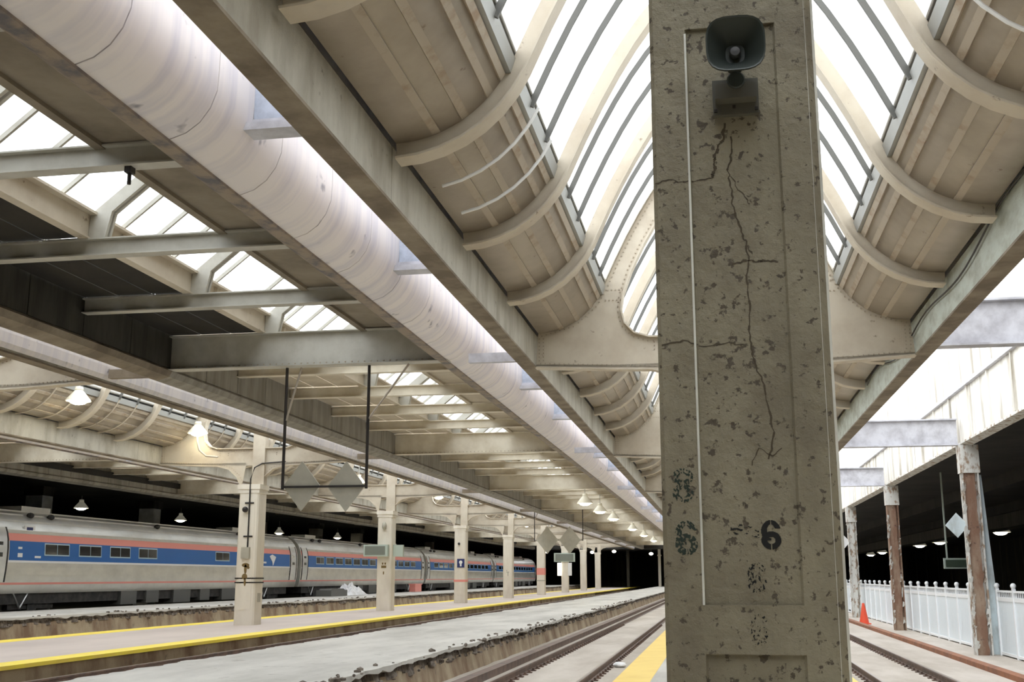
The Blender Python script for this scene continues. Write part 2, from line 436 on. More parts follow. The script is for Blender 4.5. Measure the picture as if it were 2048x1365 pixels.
# ---------------- flat roofs between the vaults ----------------
def flat_roof(xo, i_lo, i_hi, label):
    root = empty('ceiling', (xo,0,0), label, 'ceiling', None, 'structure')
    def sw(m, name, mt, y=0, parent=root, smooth=False, kind=None): return m.build(name, mt, parent, smooth, kind, local=True, loc=None)
    # right hand slot wall, panel by panel (local x: wall face at -4.75)
    low = [(-4.55,6.35),(-4.56,6.15),(-4.62,5.98),(-4.72,5.84),(-4.86,5.74),(-5.02,5.69)]
    lip = [(-5.02,5.69),(-5.16,5.69),(-5.24,5.73),(-5.27,5.80)]
    hi_ = [(-4.55,7.7)] + low
    def wp(prof, y0, y1, nm, mt, th=.03):
        m = MB(); q = offset(prof, th)
        if q[0][0] > prof[0][0]: q = offset(prof, -th)
        m.prism_strip(prof, q, y0, y1); return m.mesh(nm, mt, True)
    PA = wp(hi_, .008, STEP/2-.008, 'wall_panel', 'slot'); PB = wp(low, .008, STEP/2-.008, 'wall_panel', 'slot')
    LP = wp(lip, 0, STEP, 'wall_lip', 'slotlip')
    m = MB(); m.prism([(-4.55,6.12),(-3.69,6.12),(-3.69,6.6),(-3.80,6.82),(-4.0,6.92),(-4.25,6.92),(-4.44,6.82),(-4.55,6.6)],.0,.03); DP = m.mesh('diaphragm_plate','niche')
    m = MB(); m.box(-4.6,-3.69,-.14,.14,6.04,6.12); m.box(-4.6,-3.69,-.02,.0,6.12,6.2); DL = m.mesh('diaphragm_ledge','strut')
    farp = []
    for i in range(I0, I1):
        y = YS(i); near = i_lo <= i < i_hi
        for j in (0,1):
            if near: put('wall_panel', PA, root, (0,y+j*STEP/2,0))
            else: farp.append((PA, y+j*STEP/2))
        if near: put('wall_lip', LP, root, (0,y,0))
        else: farp.append((LP,y))
    for q in range(1, 30):
        if q % 3 == 0: continue
        y = Y0 + BAY/3*q + .3
        if q < 9: d_ = put('slot_diaphragm', DP, root, (0,y,0)); put('ledge', DL, d_)
        else: farp += [(DP,y),(DL,y)]
    stuff_join(farp, 'wall_panel', root)
    # soffit panels, right hand side
    ZS = 6.37
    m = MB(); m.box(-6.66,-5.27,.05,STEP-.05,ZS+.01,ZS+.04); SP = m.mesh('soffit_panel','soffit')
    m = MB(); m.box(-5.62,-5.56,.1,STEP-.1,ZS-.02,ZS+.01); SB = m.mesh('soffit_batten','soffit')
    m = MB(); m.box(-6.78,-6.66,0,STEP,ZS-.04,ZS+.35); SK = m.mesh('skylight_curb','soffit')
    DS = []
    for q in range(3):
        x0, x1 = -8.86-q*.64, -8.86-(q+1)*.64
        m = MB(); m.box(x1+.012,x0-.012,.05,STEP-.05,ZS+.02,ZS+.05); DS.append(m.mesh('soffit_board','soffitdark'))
    m = MB(); m.box(-8.84,-8.80,.0,STEP,ZS,ZS+.36); m.box(-8.90,-8.68,0,STEP,ZS+.36,ZS+.40); m.box(-8.90,-8.74,0,STEP,ZS-.01,ZS+.01); m.box(-8.80,-8.74,.9,.93,ZS,ZS+.34); CG = m.mesh('curb_girder','cream')
    m = MB(); m.prism_strip([(-8.76,ZS+.38),(-6.6,ZS+2.12)], [(-8.76,ZS+.46),(-6.6,ZS+2.20)], -.022, .022); BR = m.mesh('glazing_bar','grey_steel')
    m = MB(); m.prism_strip([(-8.74,ZS),(-8.50,ZS),(-8.42,ZS+.38),(-6.6,ZS+1.86)], [(-8.80,ZS+.05),(-8.78,ZS+.38),(-8.7,ZS+.44),(-6.6,ZS+2.13)], -.025, .025)
    m.prism_strip([(-8.50,ZS),(-8.42,ZS+.38),(-6.6,ZS+1.86)], [(-8.52,ZS+.0),(-8.45,ZS+.40),(-6.6,ZS+1.89)], -.08, .08); HR = m.mesh('rafter','grey_steel')
    m = MB(); m.add([(-8.76,.012,ZS+.47),(-6.6,.012,ZS+2.21),(-6.6,STEP/4-.012,ZS+2.21),(-8.76,STEP/4-.012,ZS+.47)], [(0,1,2,3)]); PN = m.mesh('pane','glass')
    m = MB(); m.box(-6.66,-6.58,0,STEP,ZS+.3,ZS+2.3); UP = m.mesh('upstand','soffit')
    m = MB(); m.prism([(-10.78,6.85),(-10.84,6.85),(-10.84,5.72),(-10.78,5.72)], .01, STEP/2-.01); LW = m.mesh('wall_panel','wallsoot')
    FARM = {}
    def far_mesh(me, mt):
        k = (me.name, mt)
        if k not in FARM:
            q = me.copy(); q.materials.clear(); q.materials.append(M[mt]); FARM[k] = q
        return FARM[k]
    lf = []
    SWAP = {'soffit_panel':'soffit_far','soffit_batten':'soffit_far','soffit_board':'soffit_far','skylight_curb':'soffit_far','wall_panel':'wall_far'}  # far bays in lit cream and grey; near bays have shade in their colours
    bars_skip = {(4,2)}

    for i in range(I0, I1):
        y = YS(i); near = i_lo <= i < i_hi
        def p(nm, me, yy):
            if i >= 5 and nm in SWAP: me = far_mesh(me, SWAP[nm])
            if near: return put(nm, me, root, (0,yy,0))
            lf.append((me, yy))
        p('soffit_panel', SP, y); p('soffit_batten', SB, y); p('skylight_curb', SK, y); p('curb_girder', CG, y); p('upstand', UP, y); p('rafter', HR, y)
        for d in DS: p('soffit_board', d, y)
        for j in range(4):
            if j and (i,j) not in bars_skip: p('glazing_bar', BR, y+j*STEP/4)
            p('pane', PN, y+j*STEP/4)
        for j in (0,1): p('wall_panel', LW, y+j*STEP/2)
    stuff_join(lf, 'roof_pieces', root)
    # continuous pieces
    m = MB(); m.prism([(-10.84,5.75),(-10.74,5.66),(-10.8,5.55),(-11.05,5.48),(-11.2,5.52),(-11.2,7.05),(-11.1,7.05),(-11.1,5.75)], YB(1), YZ); m.build('wall_lip','wall_far', root, local=True)
    m = MB(); m.prism([(-10.84,5.75),(-10.74,5.66),(-10.8,5.55),(-11.05,5.48),(-11.2,5.52),(-11.2,7.05),(-11.1,7.05),(-11.1,5.75)], YA, YB(1)); m.build('wall_lip','soot' if xo == 0 else 'wall_far', root, local=True)  # near lip darker than the rest, shade painted into its colour
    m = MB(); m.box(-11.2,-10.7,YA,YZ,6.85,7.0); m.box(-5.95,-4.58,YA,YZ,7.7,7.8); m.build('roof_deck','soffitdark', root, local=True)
    # small beams and big frame beams
    def ibeam(z0, z1, w, x0=-10.78, x1=-5.25, t=.012, mt='grey_steel'):
        m = MB(); m.box(x0,x1,-t,t,z0,z1); m.box(x0,x1,-w,w,z0-.02,z0); m.box(x0,x1,-w,w,z1,z1+.02); return m.mesh('beam', mt)
    SBm = ibeam(6.12,6.34,.10); BB = ibeam(5.69,6.34,.15,-10.78,-5.0)  # near beams in darker grey, shade painted in; far ones swap to cream
    m = MB()
    x = -10.6
    while x < -5.2:
        m.box(x-.013,x+.013,-.028,-.012,5.72,5.746); x += .13
    RV = m.mesh('rivets','batten')
    m = MB(); m.tube([(-6.35,0,6.1),(-6.35,0,5.9)], .022, 6); m.box(-6.39,-6.31,-.05,.05,6.03,6.1); HK = m.mesh('hook','black')
    for i in range(I0, I1):
        if i % 5 == 0:
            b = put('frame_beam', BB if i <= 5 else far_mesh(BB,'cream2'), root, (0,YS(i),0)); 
            if i <= 10: put('rivets', RV, b, (0,0,0), 'stuff')
            m = MB(); m.box(-5.1+.35,-3.55,-.06,.06,5.62,5.8); 
            put('slot_strut', STRUT, root, (0,YS(i),0)); put('slot_strut', STRUT2, root, (0,YS(i),0))
        else:
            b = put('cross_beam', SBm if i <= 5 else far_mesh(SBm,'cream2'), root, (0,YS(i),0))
            if i in (2,): put('hook', HK, b)
    return root
_m = MB(); _m.box(-4.60,-3.53,-.07,.07,5.62,5.80); STRUT = _m.mesh('slot_strut','strut')
_m = MB(); _m.box(-12.1,-11.15,-.07,.07,5.55,5.73); STRUT2 = _m.mesh('slot_strut','soot')
FR1 = flat_roof(0, -2, 12, 'flat steel-beamed roof with sloping skylight strip between the two smoke slots')
FR2 = flat_roof(-PITCH, 5, 12, 'second flat beamed roof seen low at far left behind the lamps')

# ---------------- right hand side: slot wall, struts, hall ----------------
rw = empty('wall_right', (7.7,0,0), 'tall peeling white fascia above the rusty columns on the right', 'wall', None, 'structure')
y = YB(-1)
while y < YZ:
    m = MB(); m.box(7.62,7.8,y+.02,y+BAY/2-.02,5.72,7.3); m.build('fascia_panel','fascia',rw)
    m = MB(); m.box(7.95,8.1,y+.02,y+BAY/2-.02,7.42,11); m.build('upper_wall_panel','fascia',rw)
    m = MB(); m.box(7.5,8.1,y+.01,y+BAY/2-.01,7.3,7.42); m.build('cornice','strut',rw)
    if y > 18:
        for q in range(3):
            yy = y + BAY/6*(q+.5); m = MB(); m.box(7.56,7.62,yy-.05,yy+.05,5.75,7.3); m.build('fascia_cleat','fascia',rw)
    m = MB(); m.prism([(7.55,5.66),(7.85,5.60),(7.85,5.72),(7.55,5.72)], y, y+BAY/2); m.build('fascia_edge','flake',rw)
    y += BAY/2
for k, lb in [(1,'nearest weathered strut crossing the right slot beside the green girder'),(2,'second weathered strut across the right slot, ending over nearest rusty column'),(3,'third strut across the right slot, over the middle rusty column')]:
    m = MB(); yy = YB(k)
    m.box(3.98,7.49,yy-.02,yy+.02,5.66,6.42); 
    o = m.build('slot_strut','strut',None,loc=(5.7,yy,6)); tag(o, lb, 'beam')
    m = MB(); m.box(3.98,7.49,yy-.16,yy+.16,5.62,5.66); m.box(3.98,7.49,yy-.16,yy+.16,6.42,6.46); m.build('flange','strut',o)
m = MB()
cab = []
cy_ = [(19.8,6.35),(20.6,5.95),(21.5,5.83),(22.4,5.9)]
for t in range(30):
    yy = 12.0 + t*.52
    cab.append((3.56, yy, 5.93 + .10*math.sin(t*.55) + .09*math.sin(t*.23+1)))
m.tube(cab, .014, 5)
tag(m.build('wire','black',None,True,loc=(3.575,12,5.9)), 'thin dark sagging wire along the pale green girder', 'wire')

# dark hall on the right
def slab(name, x0,x1,y0,y1,z0,z1, mt, label, cat='ceiling'):
    m = MB(); m.box(x0,x1,y0,y1,z0,z1); o = m.build(name, mt, None, loc=((x0+x1)/2,(y0+y1)/2,z0)); return tag(o, label, cat, None, 'structure')
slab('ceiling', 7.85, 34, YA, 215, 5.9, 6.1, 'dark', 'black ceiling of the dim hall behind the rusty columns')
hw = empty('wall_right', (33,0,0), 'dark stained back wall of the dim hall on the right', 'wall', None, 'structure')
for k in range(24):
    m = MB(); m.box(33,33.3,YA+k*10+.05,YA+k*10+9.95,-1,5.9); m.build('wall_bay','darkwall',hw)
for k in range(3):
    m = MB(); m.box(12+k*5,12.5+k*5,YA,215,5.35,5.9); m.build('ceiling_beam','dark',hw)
m = MB(); m.box(17,18.2,YA+.1,200,4.5,5.3)
tag(m.build('duct','wallsoot',None,loc=(17,60,5)), 'long brown boxed duct under the ceiling of the right hall', 'duct')

# ---------------- ground ----------------
def ground(name, x0,x1,z0,z1,mt,label,y0=YA,y1=215):
    return slab(name,x0,x1,y0,y1,z0,z1,mt,label,'floor')
# near platform
np_ = empty('floor', (.15,0,0), 'near platform with wide yellow edge at the foot of the big column', 'platform', None, 'structure')
m = MB(); m.box(-1.13,1.5,YA,190,-.5,0); m.build('platform_slab','conc',np_)
m = MB(); m.box(-1.70,-1.13,YA,190,-.12,.004); m.build('edge_strip','yellow',np_, label='yellow painted edge')
m = MB(); m.box(1.5,2.05,YA,190,-.12,.004); m.build('edge_strip','yellow',np_, label='yellow painted edge')
m = MB(); m.box(-1.6,1.95,YA,190,-.6,-.12); m.build('platform_face','wallstain',np_)
ground('floor', -5.6,-1.6,-.7,-.45,'bed','concrete track bed left of the near platform')
ground('floor', 1.95,6.35,-.8,-.62,'bed','concrete track bed right of the big column')
ground('floor', 6.3,34,-1.1,-.9,'dark','dark ground of the hall beyond the fence')
m = MB(); m.box(6.35,8.5,YA,200,-.9,-.72); tag(m.build('floor','bed',None,loc=(7,60,-.9)),'pale concrete ledge carrying fence and rusty columns','floor',None,'structure')
# crumbling grey platform
def ragged(x, amp, y0, y1, dy, seed, f=.45):
    return [(x + amp*(noise.noise(Vector((seed, yy*f, 0)))+.55*noise.noise(Vector((seed+9, yy*f*4, 0)))+.3*noise.noise(Vector((seed+5, yy*f*11, 0)))), yy) for yy in [y0+dy*i for i in range(int((y1-y0)/dy)+1)]]
def bag_platform(xr, xl, ztop, label, ampr, ampl, seed, zbot=-.46):
    root = empty('floor', ((xr+xl)/2,0,0), label, 'platform', None, 'structure')
    eR = ragged(xr, ampr, 6, 60, .12, seed) + ragged(xr, ampr, 60.3, 186, .6, seed)
    eL = ragged(xl, ampl, 6, 60, .12, seed+3) + ragged(xl, ampl, 60.3, 186, .6, seed+3)
    n = len(eR); m = MB()
    vs = [(a,b,ztop) for a,b in eR] + [(a,b,ztop) for a,b in eL]
    thick = .05
    dR = [thick + .10*abs(noise.noise(Vector((seed+20, b*1.3, 1)))) for a,b in eR]
    vs += [(a,b,ztop-dR[i]) for i,(a,b) in enumerate(eR)] + [(a,b,ztop-.3) for a,b in eL]
    fs = []
    for i in range(n-1):
        fs += [(i,i+1,n+i+1,n+i), (i,2*n+i,2*n+i+1,i+1), (n+i,n+i+1,3*n+i+1,3*n+i), (2*n+i,3*n+i,3*n+i+1,2*n+i+1)]
    m.add(vs, fs); m.build('top_slab','conc',root)
    # broken band under the slab then the retaining face
    m = MB()
    for x_, dz, mt_, nm, s_ in ((xr-.14, .05, 'broken', 'broken_band', 40),):
        P = []
        for i,(a,b) in enumerate(eR):
            P.append((x_ + .10*noise.noise(Vector((s_, b*2.2, 0))) , b))
        vs = [(a,b,ztop-.06) for a,b in P] + [(a+.05+.1*noise.noise(Vector((s_+3,b*3,0))),b,ztop-.26-.09*noise.noise(Vector((s_+6,b*1.4,0)))) for a,b in P]
        m.add(vs, [(i,i+n,i+n+1,i+1) for i in range(n-1)]); m.build(nm, mt_, root)
    m = MB(); 
    P = [(xr-.10+.05*noise.noise(Vector((seed+60,b*.8,0))), b) for a,b in eR]
    zt = [ztop-.20-.08*noise.noise(Vector((46,b*1.4,0))) for a,b in P]
    vs = [(a,b,zt[i]) for i,(a,b) in enumerate(P)] + [(a+.09,b,zbot) for a,b in P] + [(a-.5,b,zt[i]) for i,(a,b) in enumerate(P)]
    m.add(vs, [(i,i+n,i+n+1,i+1) for i in range(n-1)] + [(i+2*n,i,i+1,i+2*n+1) for i in range(n-1)]); m.build('retaining_face','wallstain',root)
    rb = MB(); rr = random.Random(seed)
    for i in range(260):
        b = 14 + rr.random()**1.6*60; r = .02+.05*rr.random(); a = xr+ampr*.2 + rr.uniform(-.25,.12)
        z = ztop if rr.random() < .45 else ztop-.22
        c = MB(); c.ball((a,b,z+r*.2), r, 5, 3, (rr.uniform(.6,1.4),rr.uniform(.6,1.6),rr.uniform(.4,.9))); rb.add(c.v, c.f)
    rb.build('rubble','broken',root,False,'stuff')
    return root
bag_platform(-5.5, -9.25, .15, 'long grey concrete platform with a crumbling broken right edge', .10, .22, 3)
bag_platform(-21.3, -25.3, .36, 'narrow grey ledge with brown stained side in front of the train', .04, .05, 31)
ground('floor', -12.9,-9.2,-.7,-.45,'bed','track bed between grey platform and pink platform')
p2 = empty('floor', (-15.6,0,0), 'pinkish platform with bright yellow edges under the pale column row', 'platform', None, 'structure')
m = MB(); m.box(-17.5,-13.45,YA,190,-.3,0); m.build('platform_slab','p2',p2)
for a,b in ((-13.45,-12.85),(-18.2,-17.5)):
    m = MB(); m.box(a,b,YA,190,-.07,.004); m.build('edge_strip','yellow2',p2,label='bright yellow painted edge')
eR = ragged(-12.93, .05, 10, 120, .25, 77); n = len(eR); m = MB()
m.add([(a,b,-.07) for a,b in eR]+[(a+.04,b,-.5) for a,b in eR], [(i,i+n,i+n+1,i+1) for i in range(n-1)]); m.box(-18.0,-13.1,YA,190,-.7,-.3); m.build('platform_face','wallstain',p2)
ground('floor', -21.4,-18.0,-.7,-.45,'bed','track bed between pink platform and the narrow ledge')
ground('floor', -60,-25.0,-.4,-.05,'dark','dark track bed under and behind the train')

# rails
def rail(x, ztop, label, clips=True, y0=YA, y1=185, cl=(8,50), side=1):
    o = None
    prof = [(-.07,0),(.07,0),(.065,.015),(.012,.03),(.01,.11),(.036,.125),(.036,.155),(.03,.16),(-.03,.16),(-.036,.155),(-.036,.125),(-.01,.11),(-.012,.03),(-.065,.015)]
    m = MB(); m.prism([(x+a, ztop-.16+b) for a,b in prof], y0, y1)
    o = m.build('rail','rail',None,loc=(x,0,ztop-.16)); tag(o,label,'rail')
    m = MB(); m.box(x-.028,x+.028,y0,y1,ztop-.002,ztop+.004); m.build('rail_head','railtop',o)
    if clips:
        m = MB(); yy = cl[0]
        while yy < cl[1]:
            m.box(x-.16,x+.16,yy-.06,yy+.06,ztop-.16,ztop-.135)
            for s in (-1,1): m.box(x+s*.10-.025,x+s*.10+.025,yy-.03,yy+.03,ztop-.14,ztop-.10)
            yy += .55
        m.build('rail_clips','rail',o,False,'stuff')
    return o
rail(-4.25,-.29,'left rail of the track beside the yellow platform edge')
rail(-2.64,-.29,'right rail of the near left track, close to the yellow edge')
rail(3.13,-.46,'left rail of the track right of the big column')
rail(4.62,-.46,'right rail of the track right of the big column')
m = MB(); m.box(-4.95,-4.72,YA,185,-.45,-.30)
tag(m.build('guard_timber','rail',None,loc=(-4.8,0,-.45)),'dark guard strip running beside the left rail','rail')
rail(-12.62,-.29,'rail under the pink platform face, left of grey platform',False)
rail(-11.1,-.29,'rail hidden close against the grey platform left edge',False)
m = MB(); m.prism([(6.2,-.62),(6.42,-.62),(6.42,-.50),(6.36,-.47),(6.26,-.47),(6.2,-.50)],YA,185)
tag(m.build('kerb','rust',None,loc=(6.3,0,-.6)),'rusty red-brown kerb along the foot of the right ledge','kerb')

# ---------------- the big column ----------------
def big_column():
    x0, x1, yf, yb = -.20, .44, 4.2, 4.8
    root = empty('concrete_column', (.12,4.5,0), 'big peeling cream concrete column in front with black stencilled 6', 'column')
    px0, px1 = -.06, .29
    ch = .03; d = .014
    def sec(rec):
        P = [(x0+ch*.5,yf)]
        if rec: P += [(px0,yf),(px0+.008,yf+d),(px1-.008,yf+d),(px1,yf)]
        P += [(x1-ch,yf),(x1,yf+ch),(x1,yb-ch),(x1-ch,yb),(x0+ch,yb),(x0,yb-ch),(x0,yf+ch*.5)]
        return P
    m = MB()
    for z0,z1,r in ((0,.35,0),(.35,1.33,1),(1.33,1.50,0),(1.50,3.74,1),(3.74,4.65,0)):
        m.prism(sec(r), z0, z1, 'z')
    m.build('shaft','column',root)
    m = MB(); m.prism([(x0-.05,yf-.05),(x1+.05,yf-.05),(x1+.05,yb+.05),(x0-.05,yb+.05)],4.65,4.85,'z'); m.build('capital','col2',root)
    m = MB(); m.box(-.02,.30,4.36,4.66,4.85,7.0); m.build('steel_post','cream',root)
    # arris and panel bead painted pale, side light put into the colour
    m = MB()
    z = 0
    zs = [i*.08 for i in range(59)]
    for a,b in zip(zs, zs[1:]):
        w = .035+.006*noise.noise(Vector((a*3,0,0)))
        m.add([(x1-ch-w*.2,yf-.0015,a),(x1+.001,yf+ch-.001,a),(x1+.001,yf+ch-.001,b),(x1-ch-w*.2,yf-.0015,b)],[(0,1,2,3)])
    m.build('arris','edge',root)
    m = MB(); m.box(px0-.004,px0+.004,yf-.004,yf+.002,1.5,3.72); m.build('panel_bead','edge',root)
    # cracks
    def P(px, py):
        # picture coordinates of the crack traced once, laid on the face plane in metres
        return ((px-1335-(py-0)*-.0)/0, 0)
    A = [(.082,3.335),(.072,3.27),(.05,3.235),(.038,3.19),(.036,3.15),(.03,3.115)]
    B = [(.105,3.28),(.10,3.20),(.088,3.14),(.098,3.06),(.10,2.99),(.125,2.90),(.142,2.85),(.150,2.78),(.138,2.70),(.146,2.60),(.138,2.50),(.148,2.42),(.16,2.36),(.19,2.30),(.20,2.20),(.215,2.1),(.19,2.02)]
    B2 = [(.15,2.83),(.165,2.80)]
    Cc = [(.09,2.765),(.14,2.775),(.19,2.77),(.22,2.775),(.26,2.765)]
    D = [(-.19,3.10),(-.14,3.115),(-.09,3.10),(-.02,3.11),(.03,3.115)]
    E_ = [(.10,3.12),(.125,3.06),(.15,3.03),(.165,3.0)]
    G = [(-.18,2.46),(-.10,2.47),(-.03,2.45),(.05,2.46),(.12,2.45)]
    Hh = [(.13,2.0),(.16,2.06),(.20,2.03),(.24,2.06)]
    m = MB()
    rr = random.Random(5)
    for path, w in ((A,.0065),(B,.004),(B2,.003),(Cc,.0045),(D,.0035),(E_,.002),(G,.0035),(Hh,.0025)):
        pts = []
        for (a0,b0),(a1,b1) in zip(path, path[1:]):
            for k in range(5):
                t = k/5; pts.append((a0+(a1-a0)*t+rr.uniform(-.005,.005), b0+(b1-b0)*t+rr.uniform(-.004,.004)))
        pts.append(path[-1])
        for i in range(len(pts)-1):
            (a0,b0),(a1,b1) = pts[i],pts[i+1]; dx,dz = a1-a0,b1-b0; l = math.hypot(dx,dz) or 1; ww = w*rr.uniform(.4,1.1)
            nx,nz = -dz/l*ww, dx/l*ww
            yy = yf+d-.0012 if px0 < a0 < px1 and 1.5 < b0 < 3.74 else yf-.0012
            m.add([(a0-nx,yy,b0-nz),(a1-nx,yy,b1-nz),(a1+nx,yy,b1+nz),(a0+nx,yy,b0+nz)],[(0,1,2,3)])
    m.build('cracks','crack',root,False,'stuff')
    # stencils
    def six(u,v):
        def ring(cx,cy_,a,b,a2,b2): 
            o = ((u-cx)/a)**2+((v-cy_)/b)**2; i_ = ((u-cx)/a2)**2+((v-cy_)/b2)**2; return o < 1 and i_ > 1
        r = ring(.5,.31,.5,.31,.2,.12) or (ring(.5,.62,.5,.38,.2,.24) and v > .3 and (u < .5 or v > .72))
        if abs(u-.5) < .04 and (v > .7 or v < .25 ): r = False
        return r
    def eight(u,v):
        def ring(cy_,b,b2): return ((u-.5)/.48)**2+((v-cy_)/b)**2 < 1 and ((u-.5)/.2)**2+((v-cy_)/b2)**2 > 1
        return (ring(.28,.28,.12) or ring(.75,.25,.1)) and abs(u-.5) > .04
    def stencil(fn, xa, xb, za, zb, keep, mt, seed, lab, sc=9):
        m = MB(); nu, nv = 36, 52
        for i in range(nu):
            for j in range(nv):
                u, v = (i+.5)/nu, (j+.5)/nv
                if not fn(u,v): continue
                if keep < 1 and noise.noise(Vector((u*sc, v*sc*1.3, seed))) + .4*noise.noise(Vector((u*16, v*20, seed))) > keep: continue
                xx, x2 = xa+(xb-xa)*i/nu, xa+(xb-xa)*(i+1)/nu; zz, z2 = za+(zb-za)*j/nv, za+(zb-za)*(j+1)/nv
                yy = yf+d-.0015 if px0 < xx < px1 and 1.5 < zz < 3.74 else yf-.0015
                m.add([(xx,yy,zz),(x2,yy,zz),(x2,yy,z2),(xx,yy,z2)],[(0,1,2,3)])
        m.build('stencilled_number',mt,root,label=lab)
    stencil(six,.152,.222,1.695,1.80,1,'ink',0,'crisp black stencilled 6')
    stencil(six,-.155,-.075,1.675,1.80,.12,'inkg',3,'worn stencilled 6 on the left border')
    stencil(eight,-.162,-.082,1.865,1.99,.02,'inkg',8,'nearly worn-off stencil on the left border')
    stencil(six,.098,.165,1.54,1.65,-.13,'ink',14,'faded stencil fragments under the 6')
    stencil(six,.100,.165,1.36,1.47,-.26,'ink',21,'faint stencil fragments at the column foot')
    stencil(lambda u,v: abs(v-.62+.5*abs(u-.45)) < .22 , .035,.145,1.725,1.80,-.18,'ink',33,'scattered black paint specks beside the 6',6)
    return root
big_column()

# horn loudspeaker
hs = empty('horn_speaker', (.13,4.0,3.55), 'dark square-mouthed horn loudspeaker mounted high on the big column', 'loudspeaker')
m = MB(); m.lathe([(.104,-.0),(.110,-.004),(.110,.008),(.098,.03),(.07,.07),(.045,.11),(.03,.16),(.03,.205)], (.13,3.985,3.56), 32, 'y', 3.2)
m.lathe([(.104,.0),(.092,.02),(.06,.06),(.036,.095),(.0,.10)], (.13,3.985,3.56), 32, 'y', 3.2); m.build('horn','horn',hs,True)
m = MB(); m.lathe([(0,-.0),(.018,.002),(.022,.008),(.022,.04)], (.13,4.05,3.56), 20, 'y'); m.build('centre_plug','hornin',hs,True)
m = MB(); m.box(.04,.215,4.175,4.2,3.355,3.50); m.box(.05,.205,4.12,4.18,3.40,3.46); m.build('back_plate','plate',hs)
m = MB(); m.lathe([(0,-.004),(.03,-.004),(.035,0),(.035,.02)], (.13,4.115,3.47), 16, 'y'); m.build('bracket_boss','horn',hs,True)
m = MB()
for a,b in ((.12,3.385),(.205,3.372),(.05,3.372)): m.box(a-.006,a+.006,4.168,4.176,b-.006,b+.006)
m.build('bolts','black',hs,False,'stuff')

